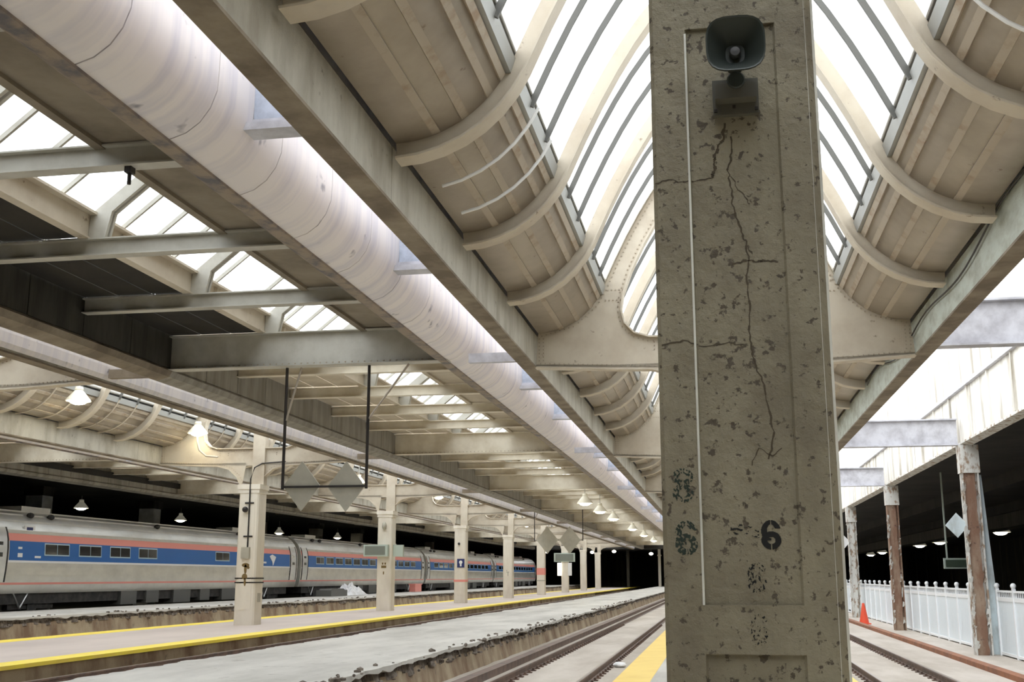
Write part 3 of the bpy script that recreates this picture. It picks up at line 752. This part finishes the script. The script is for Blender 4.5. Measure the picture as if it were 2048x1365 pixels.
# ---------------- pale column row on the pink platform ----------------
def pale_column(k, label, extras=()):
    yc = YB(k); xc = -15.85; w = .36; dd = .36
    root = empty('platform_column', (xc,yc,0), label, 'column', 'pale columns on the pink platform')
    m = MB(); c = .05
    m.prism([(xc-w+c,yc-dd),(xc+w-c,yc-dd),(xc+w,yc-dd+c),(xc+w,yc+dd-c),(xc+w-c,yc+dd),(xc-w+c,yc+dd),(xc-w,yc+dd-c),(xc-w,yc-dd+c)],0,4.55,'z')
    m.build('shaft','col2',root)
    m = MB(); m.box(xc-w-.05,xc+w+.05,yc-dd-.05,yc+dd+.05,4.55,4.72); m.box(xc-w-.02,xc+w+.02,yc-dd-.02,yc+dd+.02,4.42,4.55); m.build('capital','col2',root)
    m = MB(); m.box(xc-.02,xc+.42,yc-.15,yc+.15,4.72,6.9); m.build('steel_post','cream',root)
    m = MB(); m.box(xc-w+.12,xc+w-.12,yc-dd-.012,yc-dd+.01,.5,4.2); m.build('raised_panel','col2',root)
    for e in extras:
        fy = yc-dd-.014
        if e == 'conduit':
            m = MB(); m.tube([(xc+.05,fy-.03,2.45),(xc+.05,fy-.03,4.9),(xc+.12,fy+.1,5.3),(xc+.35,fy+.2,5.45),(xc+1.2,fy+.2,5.5)],.025,6); m.build('conduit','black',root,True)
            m = MB(); m.box(xc-.12,xc+.2,fy-.03,fy,4.05,4.10); m.box(xc-.12,xc+.2,fy-.03,fy,2.92,2.97); m.build('conduit_clamp','black',root)
        if e == 'camera':
            m = MB(); m.ball((xc-.07,fy-.1,3.85),.1,12,8); m.build('dome_camera','black',root,True)
        if e == 'box':
            m = MB(); m.box(xc-.15,xc+.14,fy-.10,fy,2.2,2.58); m.build('grey_box','diamond',root)
        if e == 'stain':
            m = MB()
            for (a,b,r1,r2) in ((0,1.98,.14,.07),(.0,1.85,.05,.16),(-.02,1.6,.10,.10),(0,1.42,.04,.14),(.1,1.9,.05,.05)):
                m.lathe([(0,0),(1,0)],(0,0,0),14); 
                for q in range(28): 
                    v = m.v[-28+q]; m.v[-28+q] = (xc+a+v[0]*r1, fy-.003, b+v[1]*r2)
            m.build('rust_stain','stain',root)
        if e == 'bands':
            for z_ in (1.38,1.52):
                m = MB(); q=.012; m.prism([(xc-w-q,yc-dd-q),(xc+w+q,yc-dd-q),(xc+w+q,yc+dd+q),(xc-w-q,yc+dd+q)],z_,z_+.045,'z'); m.build('steel_band','black',root)
            m = MB(); m.box(xc+w,xc+w+.01,yc-.1,yc+.15,.75,1.05); m.build('small_plate','diamond',root)
        if e == 'display':
            m = MB(); m.box(xc-.95,xc+.25,fy-.28,fy-.02,2.55,3.1); m.build('display_case','signframe',root)
            m = MB(); m.box(xc-.87,xc+.12,fy-.30,fy-.28,2.62,3.03); m.build('display_face','signgrey',root,label='dark grey display face')
            m = MB(); m.box(xc+.3,xc+.85,yc-.1,yc+.1,2.55,3.1); m.build('display_wing','signframe',root)
        if e == 'speaker':
            m = MB(); m.ball((xc,fy-.08,4.0),.13,10,6,(.8,1,1.6)); m.build('wall_lamp','diamond',root,True)
        if e == 'blue':
            m = MB(); m.box(xc-.16,xc+.3,fy-.03,fy,2.15,2.68); s = m.build('blue_sign','navy',root,label='navy square sign with white figure')
            m = MB(); m.lathe([(0,-.0),(.11,0)],(xc+.07,fy-.034,2.47),14,'y'); m.box(xc+.02,xc+.12,fy-.036,fy-.03,2.22,2.42); m.build('white_figure','white',s)
            m = MB(); m.box(xc-w-.01,xc+w+.01,yc-dd-.016,yc+dd+.01,1.28,1.42); m.build('red_band','red',root,label='faded red painted band')
            m = MB(); m.ball((xc-.05,fy-.05,3.6),.08,8,6); m.build('dome_camera','black',root,True)
        if e == 'red':
            m = MB(); m.box(xc-w-.01,xc+w+.01,yc-dd-.016,yc+dd+.01,1.75,2.35); m.build('red_band','red',root,label='red painted band')
            m = MB(); m.box(xc-w-.01,xc+w+.01,yc-dd-.016,yc+dd+.01,1.2,1.3); m.build('grey_band','diamond',root)
        if e == 'digit':
            m = MB(); m.box(xc-.1,xc+.12,fy-.004,fy,1.9,1.96); m.box(xc+.0,xc+.06,fy-.004,fy,1.65,1.9); m.box(xc-.1,xc-.04,fy-.004,fy,2.0,2.1); m.build('black_mark','diamond',root)
        if e == 'brown':
            m = MB(); m.box(xc-.13,xc+.12,fy-.004,fy,2.0,2.12); m.box(xc-.1,xc-.03,fy-.004,fy,2.16,2.26); m.box(xc+.03,xc+.1,fy-.004,fy,2.16,2.26); m.box(xc-.04,xc+.02,fy-.004,fy,1.7,1.84); m.build('brown_mark','stain',root)
        if e == 'white':
            for s in (-1,1):
                m = MB(); m.box(xc+s*.55-.2,xc+s*.55+.2,yc-.45,yc-.4,1.7,3.0); m.build('lit_board','glow2' if s<0 else 'white',root)
            m = MB(); m.box(xc-1.1,xc+1.1,yc-.5,yc-.4,3.1,4.0); m.build('display_case','signframe',root)
            m = MB(); m.box(xc-.95,xc+.95,yc-.53,yc-.5,3.2,3.9); m.build('display_face','signgrey',root)
    return root
pale_column(1,'pale column beside lounge of platform, off to the left',()) if False else None
pale_column(2,'nearest pale column, with conduit, grey box and two dark steel bands',('conduit','camera','box','stain','bands'))
pale_column(3,'second pale column, carrying the grey-green display case',('display','speaker','brown'))
pale_column(4,'third pale column, with navy square sign and faded red band',('blue',))
pale_column(5,'fourth pale column, plain with a faint grey mark',('digit',))
pale_column(6,'fifth pale column, with a strong red painted band',('red',))
pale_column(7,'sixth pale column, behind a display and two lit white boards',('white',))
pale_column(8,'seventh pale column, small and plain with dark dome on its face',())
pale_column(9,'eighth and farthest pale column before the black tunnel',())

# ---------------- rusty columns on the right ----------------
def rusty_column(k, label, front, side, yc=None):
    yc = YB(k) if yc is None else yc; x0, x1 = 7.5, 8.0
    root = empty('rusty_column', (7.75,yc,-.72), label, 'column', 'rusty columns on the right ledge')
    m = MB(); m.box(x0,x1,yc-.02,yc+.02,-.72,5.6); m.box(x0,x0+.05,yc-.18,yc+.18,-.72,5.6); m.box(x1-.05,x1,yc-.18,yc+.18,-.72,5.6); m.build('steel_section',side,root)
    m = MB()
    n = 40; rr = random.Random(k*7)
    L = [(x0+.02+.05*noise.noise(Vector((k,i*.6,0))), -.72+i*(5.55/n)) for i in range(n+1)]; Rr = [(x1-.12+.06*noise.noise(Vector((k+5,i*.5,0))), -.72+i*(5.55/n)) for i in range(n+1)]
    m.prism_strip(L, Rr, yc-.14, yc-.03); m.build('concrete_casing',front,root)
    m = MB(); m.box(x0-.04,x1+.04,yc-.22,yc+.22,4.75,5.62); m.build('head_casing','flake',root)
    if k == 2:
        m = MB(); m.prism([(x1+.02,-.7),(x1+.35,-.7),(x1+.2,2.3),(x1+.1,4.7),(x1-.02,4.7)],yc+.0,yc+.05); m.build('side_plate','paleblue',root,label='pale blue flaring side plate')
    f = MB()
    for q in range(46):
        z = rr.uniform(-.5,4.7); x = x0 + rr.choice((-.02,.0,.03,.42)) + rr.uniform(-.02,.05); a = rr.uniform(.02,.07); b = rr.uniform(.04,.16)
        f.add([(x-a,yc-.2,z-b),(x+a*.4,yc-.19,z-b*.6),(x+a,yc-.2,z+b*.7),(x-a*.3,yc-.22,z+b)],[(0,1,2,3)])
    f.build('paint_flakes','flake',root,False,'stuff')
    return root
rusty_column(2,'nearest rusty column, brown casing with pale blue flaring side plate','rustcol','flake')
rusty_column(3,'middle rusty column, brown above and cream at its foot','rustcol','rustcol')
rusty_column(4,'third column on the right ledge, mostly white flaking paint','flake','flake')
rusty_column(5,'farthest column on the right ledge, close behind the big column','flake','flake')
def diamond(x,y,z,r,mt,label,tx=1,group=None,thick=.02):
    m = MB(); m.prism([(x-r*tx,z),(x,z+r),(x+r*tx,z),(x,z-r)],y-thick,y+thick)
    o = m.build('diamond_sign',mt,None,loc=(x,y,z)); return tag(o,label,'sign',group)
diamond(7.25,YB(2)-.1,3.15,.38,'paleblue','pale diamond plate on the left side of the nearest rusty column',.9)
diamond(7.2,YB(4)-.1,3.6,.45,'white','white diamond plate on the left side of the third right column',.9)

# fence
fn = empty('vinyl_fence', (8.25,20,-.72), 'long white slatted fence behind the rusty columns with ball-topped posts', 'fence')
yy = 17; i = 0
pm = MB(); pm.box(-.05,.05,-.05,.05,-.0,1.98); PM = pm.mesh('post','vinyl2')
bm_ = MB(); bm_.ball((0,0,2.05),.085,10,6); BM = bm_.mesh('post_cap','vinyl2', True)
sm = MB(); 
for q in range(8): sm.box(.0,.025,.055+q*.2485,.055+.2385+q*.2485,.22,1.62)
SMm = []
for q in range(8):
    s_ = MB(); s_.box(0,.025,.055+q*.2485,.055+.2385+q*.2485,.10,1.62); SMm.append(s_.mesh('slat','vinyl'))
RMS = []
for za, zb in ((1.60,1.72),(1.86,1.92),(.04,.12)):
    rm_ = MB(); rm_.box(-.02,.05,.05,1.98,za,zb); RMS.append(rm_.mesh('fence_rail','vinyl2'))
xm_ = MB()
for q in range(8): xm_.box(.0,.03,.2+q*.22,.23+q*.22,1.72,1.86)
XM_ = xm_.mesh('top_baluster','vinyl2')
while yy < 92:
    p = put('post', PM, fn, (0,yy-20,0)); put('post_cap', BM, p)
    for q_ in RMS: put('fence_rail', q_, fn, (0,yy-20,0))
    put('top_balusters', XM_, fn, (0,yy-20,0), 'stuff')
    if yy < 70:
        for s_ in SMm: put('slat', s_, fn, (0,yy-20,0))
    else: 
        put('slats', sm.mesh('slats','vinyl') if 'slats' not in bpy.data.meshes else bpy.data.meshes['slats'], fn, (0,yy-20,0), 'stuff')
    yy += 2.0
# cone
cn = empty('traffic_cone', (7.0,60.0,-.72), 'orange traffic cone standing at the foot of the white fence', 'cone')
m = MB(); m.lathe([(.24,.03),(.06,1.0),(.05,1.02),(0,1.02)],(7.0,60,-.72),16); m.build('cone_body','orange',cn,True)
m = MB(); m.box(6.7,7.3,59.7,60.3,-.72,-.67); m.build('cone_base','orange',cn)

# ---------------- lamps ----------------
def dome_lamp(x,y,z,label,s=1.0,arm=None,lit='glow'):
    root = empty('dome_lamp',(x,y,z),label,'lamp','dome lamps')
    m = MB(); m.lathe([(.0,.36),(.10,.36),(.12,.28),(.10,.26),(.14,.22),(.34,-.02),(.36,-.06),(.33,-.06),(.12,.2)],(0,0,0),18)
    m.v = [(x+a*s,y+b*s,z+c*s) for a,b,c in m.v]; m.build('lamp_shade','lampshade',root,True)
    m = MB(); m.ball((0,0,0),.25,14,8,(1,1,.45)); m.v = [(x+a*s,y+b*s,z-.05*s+c*s) for a,b,c in m.v]; m.build('lens',lit,root,True)
    if arm == 'goose':
        m = MB(); m.tube([(x,y,z+.0),(x+.0,y,z-.35*s),(x+.1,y,z-.65*s),(x+.35,y,z-.85*s),(x+.8,y,z-.9*s)],.035,7); m.build('arm','cream',root,True)
    elif arm == 'rod':
        m = MB(); m.tube([(x,y,z+.3),(x,y,5.7)],.02,6); m.build('stem','black',root)
    elif arm:
        m = MB(); m.tube([(x,y,z+.3*s),(x,y,arm)],.02,6); m.build('stem','grey_steel',root)
    return root
dome_lamp(-17.8,29.0,6.55,'nearest dome lamp at left, cream shade under the cove',1.0,7.0)
dome_lamp(-17.75,36.5,6.55,'dome lamp on curved arm beside the nearest pale column',1.0,'goose')
for j,(y_,z_,w_) in enumerate([(53.2,6.4,'second'),(69.4,6.75,'third'),(85.8,6.8,'fourth'),(102,6.3,'fifth'),(118,6.3,'sixth')]):
    dome_lamp(-17.78,y_*1.03,z_-.1,'glowing dome lamp in the farther vault, above the %s pale column'%w_,.95,7.05)
for j,(x_,y_,w_) in enumerate([(-6.0,56.4,'first'),(-6.03,64.0,'second'),(-6.03,72.3,'third'),(-6.03,88.5,'fourth'),(-6.03,102.2,'fifth'),(-6.03,117.5,'sixth')]):
    dome_lamp(x_-.5,y_,5.25,'glowing lamp under the flat roof, %s of the row running away'%w_,1.15,6.379)
for j,(x_,y_,z_,w_) in enumerate([(-34,56.5,5.3,'leftmost'),(-34,68.2,5.2,'second'),(-34,85,5.0,'third'),(-34,99,5.1,'fourth')]):
    dome_lamp(x_,y_,z_,'bright lamp in the dark above the train, %s of four'%w_,1.1,5.9)
for j,(x_,y_,w_) in enumerate([(19.5,84.9,'largest'),(19.8,109.3,'second'),(19.9,120.5,'third'),(20.8,154.5,'fourth'),(21.4,170.8,'fifth')]):
    dome_lamp(x_,y_,4.75,'glowing lamp in the dim right hall, %s from the right'%w_,1.9,5.899)
# far pinpoint lights
for j,(px,py,pz,lb,mt_) in enumerate([(-22.5,150,5.0,'small far light between fourth and fifth pale columns','glow2'),(-20.5,152,6.2,'small far light right of the fifth pale column','glow2'),
    (-17.3,158,4.9,'small far light left of the sixth pale column','glow2'),(-14.9,165,5.4,'small far light right of the sixth pale column','glow2'),
    (-20.4,160,4.5,'small red far light right of the fifth pale column','redglow'),(-9.6,165,4.8,'small far light left of farthest pale column','glow2'),
    (-2.0,188,4.2,'lone small light in the black tunnel mouth','glow2'),(4.0,188,6.3,'small light at the left edge of the big column','glow2')]):
    k_ = 172/py; px, py, pz = px*k_, 172, min(5.3, 1.6+(pz-1.6)*k_)
    m = MB(); m.ball((px,py,pz),.25,10,6,(1.3,1,.9)); o = m.build('signal_lamp',mt_,None,True,loc=(px,py,pz)); tag(o,lb,'lamp','far pinpoint lights')
    m = MB(); m.box(px-.05,px+.05,py,py+.05,pz+.15,5.598); m.build('stem','black',o)

# ---------------- hanging diamond signs ----------------
def sign_rack(k, label, xl, xr, zb, ztop=5.65, yoff=0, d=1.0):
    y_ = YB(k)+yoff
    root = empty('sign_hanger',((xl+xr)/2,y_,zb),label,'hanger')
    for x_ in (xl,xr):
        m = MB(); m.tube([(x_,y_,zb-.05),(x_,y_,ztop)],.03,6); m.build('hanger_rod','black',root)
    m = MB(); m.box(xl,xr,y_-.02,y_+.02,zb-.02,zb+.02); m.build('cross_bar','black',root)
    for a_,b_ in (((xl+.02,y_,zb+1.3),(xl+.30,y_,ztop)),((xr+.02,y_,zb+1.3),(xr+.8,y_,ztop))):
        m = MB(); m.tube([a_,b_],.022,6); m.build('brace_rod','rod',root)
    return root
sign_rack(1,'tall black rods and crossbar holding the two nearest grey diamond signs',-8.29,-6.60,3.30)
diamond(-7.92,YB(1)+.06,3.32,.48,'diamond','left of the two nearest large grey diamond signs',.78)
diamond(-7.02,YB(1)+.06,3.30,.48,'diamond','right of the two nearest large grey diamond signs',.78)
sign_rack(4,'far rods and crossbar holding the small distant pair of diamonds',-11.2,-8.2,3.8,5.65,0)
diamond(-10.4,YB(4)-.08,3.8,.84,'diamond','left of the small distant pair of grey diamond signs',.8)
diamond(-9.0,YB(4)-.08,3.8,.84,'diamond','right of the small distant pair of grey diamond signs',.8)
# hanging sign in the right hall
hsn = empty('hanging_sign',(9.65,50,2.1),'green-framed hanging sign in the dim hall behind the nearest rusty column','sign')
m = MB(); m.box(9.15,10.4,49.95,50.05,1.92,2.35); m.build('sign_frame','signframe',hsn)
m = MB(); m.box(9.22,10.33,49.92,49.95,1.99,2.28); m.build('sign_face','signgreen',hsn)
for x_ in (9.3,10.25):
    m = MB(); m.box(x_-.03,x_+.03,49.97,50.03,2.35,5.9); m.build('hanger_rod','signframe',hsn)

# ---------------- the train ----------------
def car_section(s=1):
    return [(1.42,.95),(1.5,1.15),(1.56,1.5),(1.6,2.1),(1.6,2.6),(1.57,2.95),(1.5,3.25),(1.36,3.55),(1.12,3.82),(.75,4.02),(.38,4.12),(0,4.15)]
def interp_x(z):
    P = car_section()
    for (a,b),(c,d) in zip(P,P[1:]):
        if b <= z <= d: return a+(c-a)*(z-b)/(d-b)
    return 1.6
def car(L=31.0):
    root = empty('passenger_car',(0,0,0),'','train car','stainless passenger cars of the parked train')
    P = car_section(); full = [(a,b) for a,b in P] + [(-a,b) for a,b in reversed(P[:-1])]
    m = MB(); m.prism([p for p in full], -L/2, L/2)
    body = m.build('body','steel',root,True,local=True)
    def band(z0,z1,y0,y1,pr=.008,n=3):
        m = MB(); zs = [z0+(z1-z0)*i/n for i in range(n+1)]
        m.prism_strip([(interp_x(z)-.01,z) for z in zs],[(interp_x(z)+pr,z) for z in zs],y0,y1); return m
    band(2.9,3.18,-L/2+.1,L/2-.1).build('red_stripe','red',root,True,local=True,label='faded red stripe above windows')
    band(2.18,2.9,-L/2+1.35,L/2-1.35,.01).build('blue_band','blue',root,True,local=True,label='blue window band')
    band(2.1,2.18,-L/2+.1,L/2-.1).build('white_stripe','white',root,True,local=True)
    band(1.28,1.36,-L/2+.1,L/2-.1).build('lower_red_stripe','red',root,True,local=True)
    m = MB()
    for z in (1.45,1.62,1.80,1.96): m.prism_strip([(interp_x(z)-.01,z),(interp_x(z+.03),z+.03)],[(interp_x(z)+.014,z),(interp_x(z+.03)+.014,z+.03)],-L/2+.3,L/2-.3)
    m.build('fluting','steel',root,False,'stuff',local=True)
    m = MB(); rf = [(interp_x(z),z) for z in (3.3,3.55,3.82,4.02,4.12)]+[(0,4.15)]; rf = rf + [(-a,b) for a,b in reversed(rf[:-1])]
    o_ = offset(rf,-.012); o_ = o_ if o_[5][1] > rf[5][1] else offset(rf,.012)
    m.prism_strip(rf, o_, -L/2+.05, L/2-.05); m.build('roof_sheet','steelroof',root,True,local=True)
    m = MB()
    for a,z in ((1.3,3.63),(1.0,3.90),(.6,4.07)):
        m.box(a-.02,a+.02,-L/2+.2,L/2-.2,z-.01,z+.045)
    m.build('roof_seams','steelroof',root,False,'stuff',local=True)
    # end diaphragms, doors
    for s in (-1,1):
        m = MB(); m.prism([(a*.62,b*.86+.35) for a,b in full], s*L/2-.05 if s>0 else -L/2-.29, L/2+.29 if s>0 else -L/2+.05)
        m.build('diaphragm','gear',root,local=True)
        m = MB(); yy_ = s*(L/2-.72)
        zs = [1.38,1.8,2.2,2.6,2.95,3.2,3.4]
        m.prism_strip([(interp_x(z)-.01,z) for z in zs],[(interp_x(z)+.022,z) for z in zs], yy_-.45, yy_+.45)
        d = m.build('door','steelroof',root,True,local=True)
        m = MB(); m.prism_strip([(interp_x(2.3)+.01,2.3),(interp_x(2.85)+.01,2.85)],[(interp_x(2.3)+.028,2.3),(interp_x(2.85)+.028,2.85)],yy_-.2,yy_+.2); m.build('door_window','glassdark',d,local=True)
        m = MB(); m.prism_strip([(interp_x(z),z) for z in zs],[(interp_x(z)+.035,z) for z in zs], yy_-.53, yy_-.46); m.prism_strip([(interp_x(z),z) for z in zs],[(interp_x(z)+.035,z) for z in zs], yy_+.46, yy_+.53); m.build('door_handrail','under',d,local=True)
    m = MB(); m.box(-1.3,1.3,-L/2+1,L/2-1,.55,.96); m.build('underframe','under',root,local=True)
    for i,(a,b,c) in enumerate(((-5.5,1.4,.42),(-3.2,1.2,.45),(-.5,1.8,.40),(2.4,1.1,.45),(5.0,2.0,.42))):
        m = MB(); m.box(.9,1.42,a,a+b,c-.05,1.0); m.build('equipment_box','gear',root,local=True)
    for s in (-1,1):
        yc = s*(L/2-3.6)
        m = MB(); m.box(1.0,1.2,yc-1.5,yc+1.5,.35,.75); m.box(1.0,1.25,yc-.3,yc+.3,.3,.9)
        b = m.build('bogie_frame','under',root,local=True)
        for t in (-1,1):
            w = MB(); 
            n = 20; vs = []
            for h in (.85,.98): vs += [(h, yc+t*1.25+.45*math.cos(2*math.pi*j/n), .62+.45*math.sin(2*math.pi*j/n)-.2) for j in range(n)]
            w.add(vs,[tuple(range(n)),tuple(range(2*n-1,n-1,-1))]+[(j,(j+1)%n,(j+1)%n+n,j+n) for j in range(n)]); w.build('wheel','gear',b,local=True)
        m = MB(); m.tube([(1.3,yc-1.4,1.0),(1.3,yc-.9,.4),(1.3,yc-.4,1.0)],.04,6); m.build('brace','steelroof',root,local=True)
    m = MB()
    for y_ in (-12.3,-10.9,-2,7.5):
        m.ball((1.12,y_,3.92),.14,8,5,(1,1.2,.8))
    m.build('roof_vents','under',root,False,'stuff',local=True)
    for y_ in (-11.0,9.0):
        m = MB(); m.box(-.5,.5,y_-1,y_+1,4.1,4.32); m.build('roof_unit','steelroof',root,local=True)
    return root
def car_windows(root, ys, w=1.75):
    for y_ in ys:
        z0,z1 = 2.38,2.86
        m = MB(); m.prism_strip([(interp_x(z0)+.005,z0),(interp_x(z1)+.005,z1)],[(interp_x(z0)+.03,z0),(interp_x(z1)+.03,z1)],y_-w/2,y_+w/2)
        f = m.build('window_frame','wframe',root,local=True)
        m = MB(); g=.05; m.prism_strip([(interp_x(z0)+.0,z0+g),(interp_x(z1)+.0,z1-g)],[(interp_x(z0)+.035,z0+g),(interp_x(z1)+.035,z1-g)],y_-w/2+g,y_-.02); m.build('pane','glassdark',f,local=True)
        m = MB(); m.prism_strip([(interp_x(z0)+.0,z0+g),(interp_x(z1)+.0,z1-g)],[(interp_x(z0)+.035,z0+g),(interp_x(z1)+.035,z1-g)],y_+.02,y_+w/2-g); m.build('pane','glassdark',f,local=True)
def car_logo(root, y_):
    x = interp_x(2.5)+.02
    m = MB(); m.prism([(y_-.55,2.75),(y_-.15,2.86),(y_+.45,2.72),(y_+.1,2.3),(y_+.0,2.2),(y_-.1,2.42)],x,x+.004,'x'); m.build('white_emblem','white',root,local=True,label='white angular emblem on blue')
    m = MB(); m.box(x,x+.004,y_-1.6,y_-1.0,2.33,2.43); m.build('white_lettering','white',root,local=True)
TX, TY, TZ = -27.6, 0, .02
c1 = car(31.0); c1.location = (TX,52.75,TZ); c1['label'] = 'nearest full stainless train car, with four wide windows at its left end'
base_tree = copy_tree(c1)
car_windows(c1, [41.7-52.75,44.15-52.75,46.6-52.75,49.1-52.75,57.2-52.75]); 
car_windows(c1,[61.9-52.75],1.0); car_logo(c1, 64.2-52.75)
m = MB(); m.box(interp_x(3.35)+.0,interp_x(3.35)+.02,39.6-52.75,40.3-52.75,3.25,3.5); bx = m.build('emblem_plate','white',c1,local=True)
m = MB(); m.box(interp_x(3.35)+.02,interp_x(3.35)+.024,39.75-52.75,40.15-52.75,3.31,3.44); m.build('emblem_mark','navy',bx,local=True)
m = MB(); m.box(interp_x(2.5)+.01,interp_x(2.5)+.02,39.1-52.75,39.4-52.75,2.3,2.45); m.box(interp_x(2.5)+.01,interp_x(2.5)+.02,39.1-52.75,39.35-52.75,2.6,2.68); m.box(interp_x(2.5)+.01,interp_x(2.5)+.02,40.2-52.75,40.6-52.75,2.28,2.36); m.build('white_lettering','white',c1,local=True)
def more(base, y, label, sy=1.0):
    c = copy_tree(base); c.location = (TX,y,TZ); c.scale = (1,sy,1); c['label'] = label; return c
c2 = more(base_tree, 84.35, 'second full train car, with a row of small square windows', 1.0)
car_windows(c2, [-12+1.95*i for i in range(13)], 1.5)
c3 = more(base_tree, 115.95, 'third train car, far away behind the third pale column', 1.0); car_windows(c3, [-12+1.95*i for i in range(13)], 1.5)
c4 = more(base_tree, 147.55, 'farthest train car, dim at the tunnel mouth', 1.0); car_windows(c4, [-12+1.95*i for i in range(13)], 1.5)
c0 = base_tree; c0.location = (TX,21.15,TZ); c0['label'] = 'leftmost train car, only its rounded end and dark door edge in view'
# plastic sheet heap and crate on the ledge
m = MB(); n1, n2 = 26, 16
for i in range(n1+1):
    for j in range(n2+1):
        t, u = i/n1, j/n2
        h = max(0, math.sin(math.pi*t)**.7*math.sin(math.pi*u)**.6)*(.55+.5*noise.noise(Vector((t*5,u*5,1)))+.35*noise.noise(Vector((t*14,u*12,4))))
        m.v.append((-24.9+1.3*(u-.5)+.15*noise.noise(Vector((t*9,u*9,8))), 73.2+4.4*t, .37+h*1.05))
for i in range(n1):
    for j in range(n2): m.f.append((i*(n2+1)+j,(i+1)*(n2+1)+j,(i+1)*(n2+1)+j+1,i*(n2+1)+j+1))
tag(m.build('plastic_sheet','bag',None,loc=(-24.9,75.4,.37)),'crumpled white plastic sheet heaped on the ledge before the train','plastic sheet')
m = MB(); m.box(-25.2,-24.2,69.6,72.8,.37,.75); m.prism([(69.8,.75),(72.6,.75),(72.3,.84),(70.1,.84)],-25.1,-24.3,'x'); tag(m.build('covered_pallet','gear',None,loc=(-24.7,71.2,.37)),'low dark covered pallet left of the white plastic sheet','pallet')
m = MB(); m.box(-25.2,-24.7,91.8,93.8,.37,.95); m.box(-25.25,-24.65,91.7,93.9,.95,1.02); tag(m.build('crate','red',None,loc=(-25,92.8,.37)),'dull pink crate on the ledge right of the second pale column','crate')
m = MB(); m.ball((-2.35,27.0,-.40),.13,9,6,(1.2,1.7,.5)); m.v = [(a+.03*noise.noise(Vector((a*20,b*20,c*20))),b,c+.03*noise.noise(Vector((a*17,b*9,3)))) for a,b,c in m.v]
tag(m.build('litter','bag',None,loc=(-2.35,27,-.45)),'white scrap of litter by the rail near the yellow edge','litter')

# ---------------- dark surroundings ----------------
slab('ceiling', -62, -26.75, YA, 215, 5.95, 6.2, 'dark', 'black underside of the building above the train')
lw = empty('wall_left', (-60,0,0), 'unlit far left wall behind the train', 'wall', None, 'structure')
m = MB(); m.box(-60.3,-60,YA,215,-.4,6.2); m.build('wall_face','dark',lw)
for j,(x_,y_) in enumerate([(-33.4,50.5),(-33.4,61.7),(-33.4,78),(-33.4,90),(-33.4,101),(-33.4,112),(-33.4,128)]):
    m = MB(); m.box(x_,x_+.9,y_,y_+.9,-.1,5.95); o = m.build('dark_hall_column','girder' if j>1 else 'pier',None,loc=(x_,y_,0))
    tag(o,'square pier rising behind the train roof, number %s from the left'%['one','two','three','four','five','six','seven'][j] if False else ['pale square pier behind the train, leftmost above its roof','pale square pier behind the train, left of nearest pale column','dim pier behind the train roof, left of the first diamond sign','dim pier behind the train below the right near diamond sign','dim pier behind the train, left of the second pale column','dim pier behind the train, right of the second pale column','dim pier behind the train, before the third pale column'][j],'pier','square piers behind the train')
    m = MB(); m.box(x_-.08,x_+.98,y_-.08,y_+.98,5.5,5.95); m.build('pier_head','wallsoot',o)
fw = empty('wall_back', (0,196,0), 'black tunnel end beyond the last columns', 'wall', None, 'structure')
rr = random.Random(4)
for k in range(36):
    x_ = -60+k*2.6
    m = MB(); m.box(x_,x_+2.6,205+rr.uniform(0,.3),205.6,-1.2,6.4); m.build('wall_bay','darkwall',fw)
slab('ceiling', -27, 8, YZ, 215, 5.6, 6.2, 'dark', 'black tunnel ceiling past the end of the skylights')
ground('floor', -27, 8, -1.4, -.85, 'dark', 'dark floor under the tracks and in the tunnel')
for j,(x_,lb) in enumerate([(-8.8,'slender pale post standing in the dark tunnel mouth'),(-13.5,'dim post in the dark left of the slender pale one')]):
    m = MB(); m.box(x_-.2,x_+.2,172,172.4,-.5,5.6); m.box(x_-.3,x_+.3,171.9,172.5,4.6,4.8); tag(m.build('tunnel_post','col2' if j==0 else 'wallsoot',None,loc=(x_,172,0)),lb,'post')
# unseen wall added behind the camera to keep light off the column
bw = empty('wall_front', (0,YA,0), 'station wall behind the viewer', 'wall', None, 'structure')
m = MB(); m.box(-62,34,YA-.5,YA,-1.2,9.8); m.build('wall_face','wallsoot',bw)  # face of the added light-blocking wall
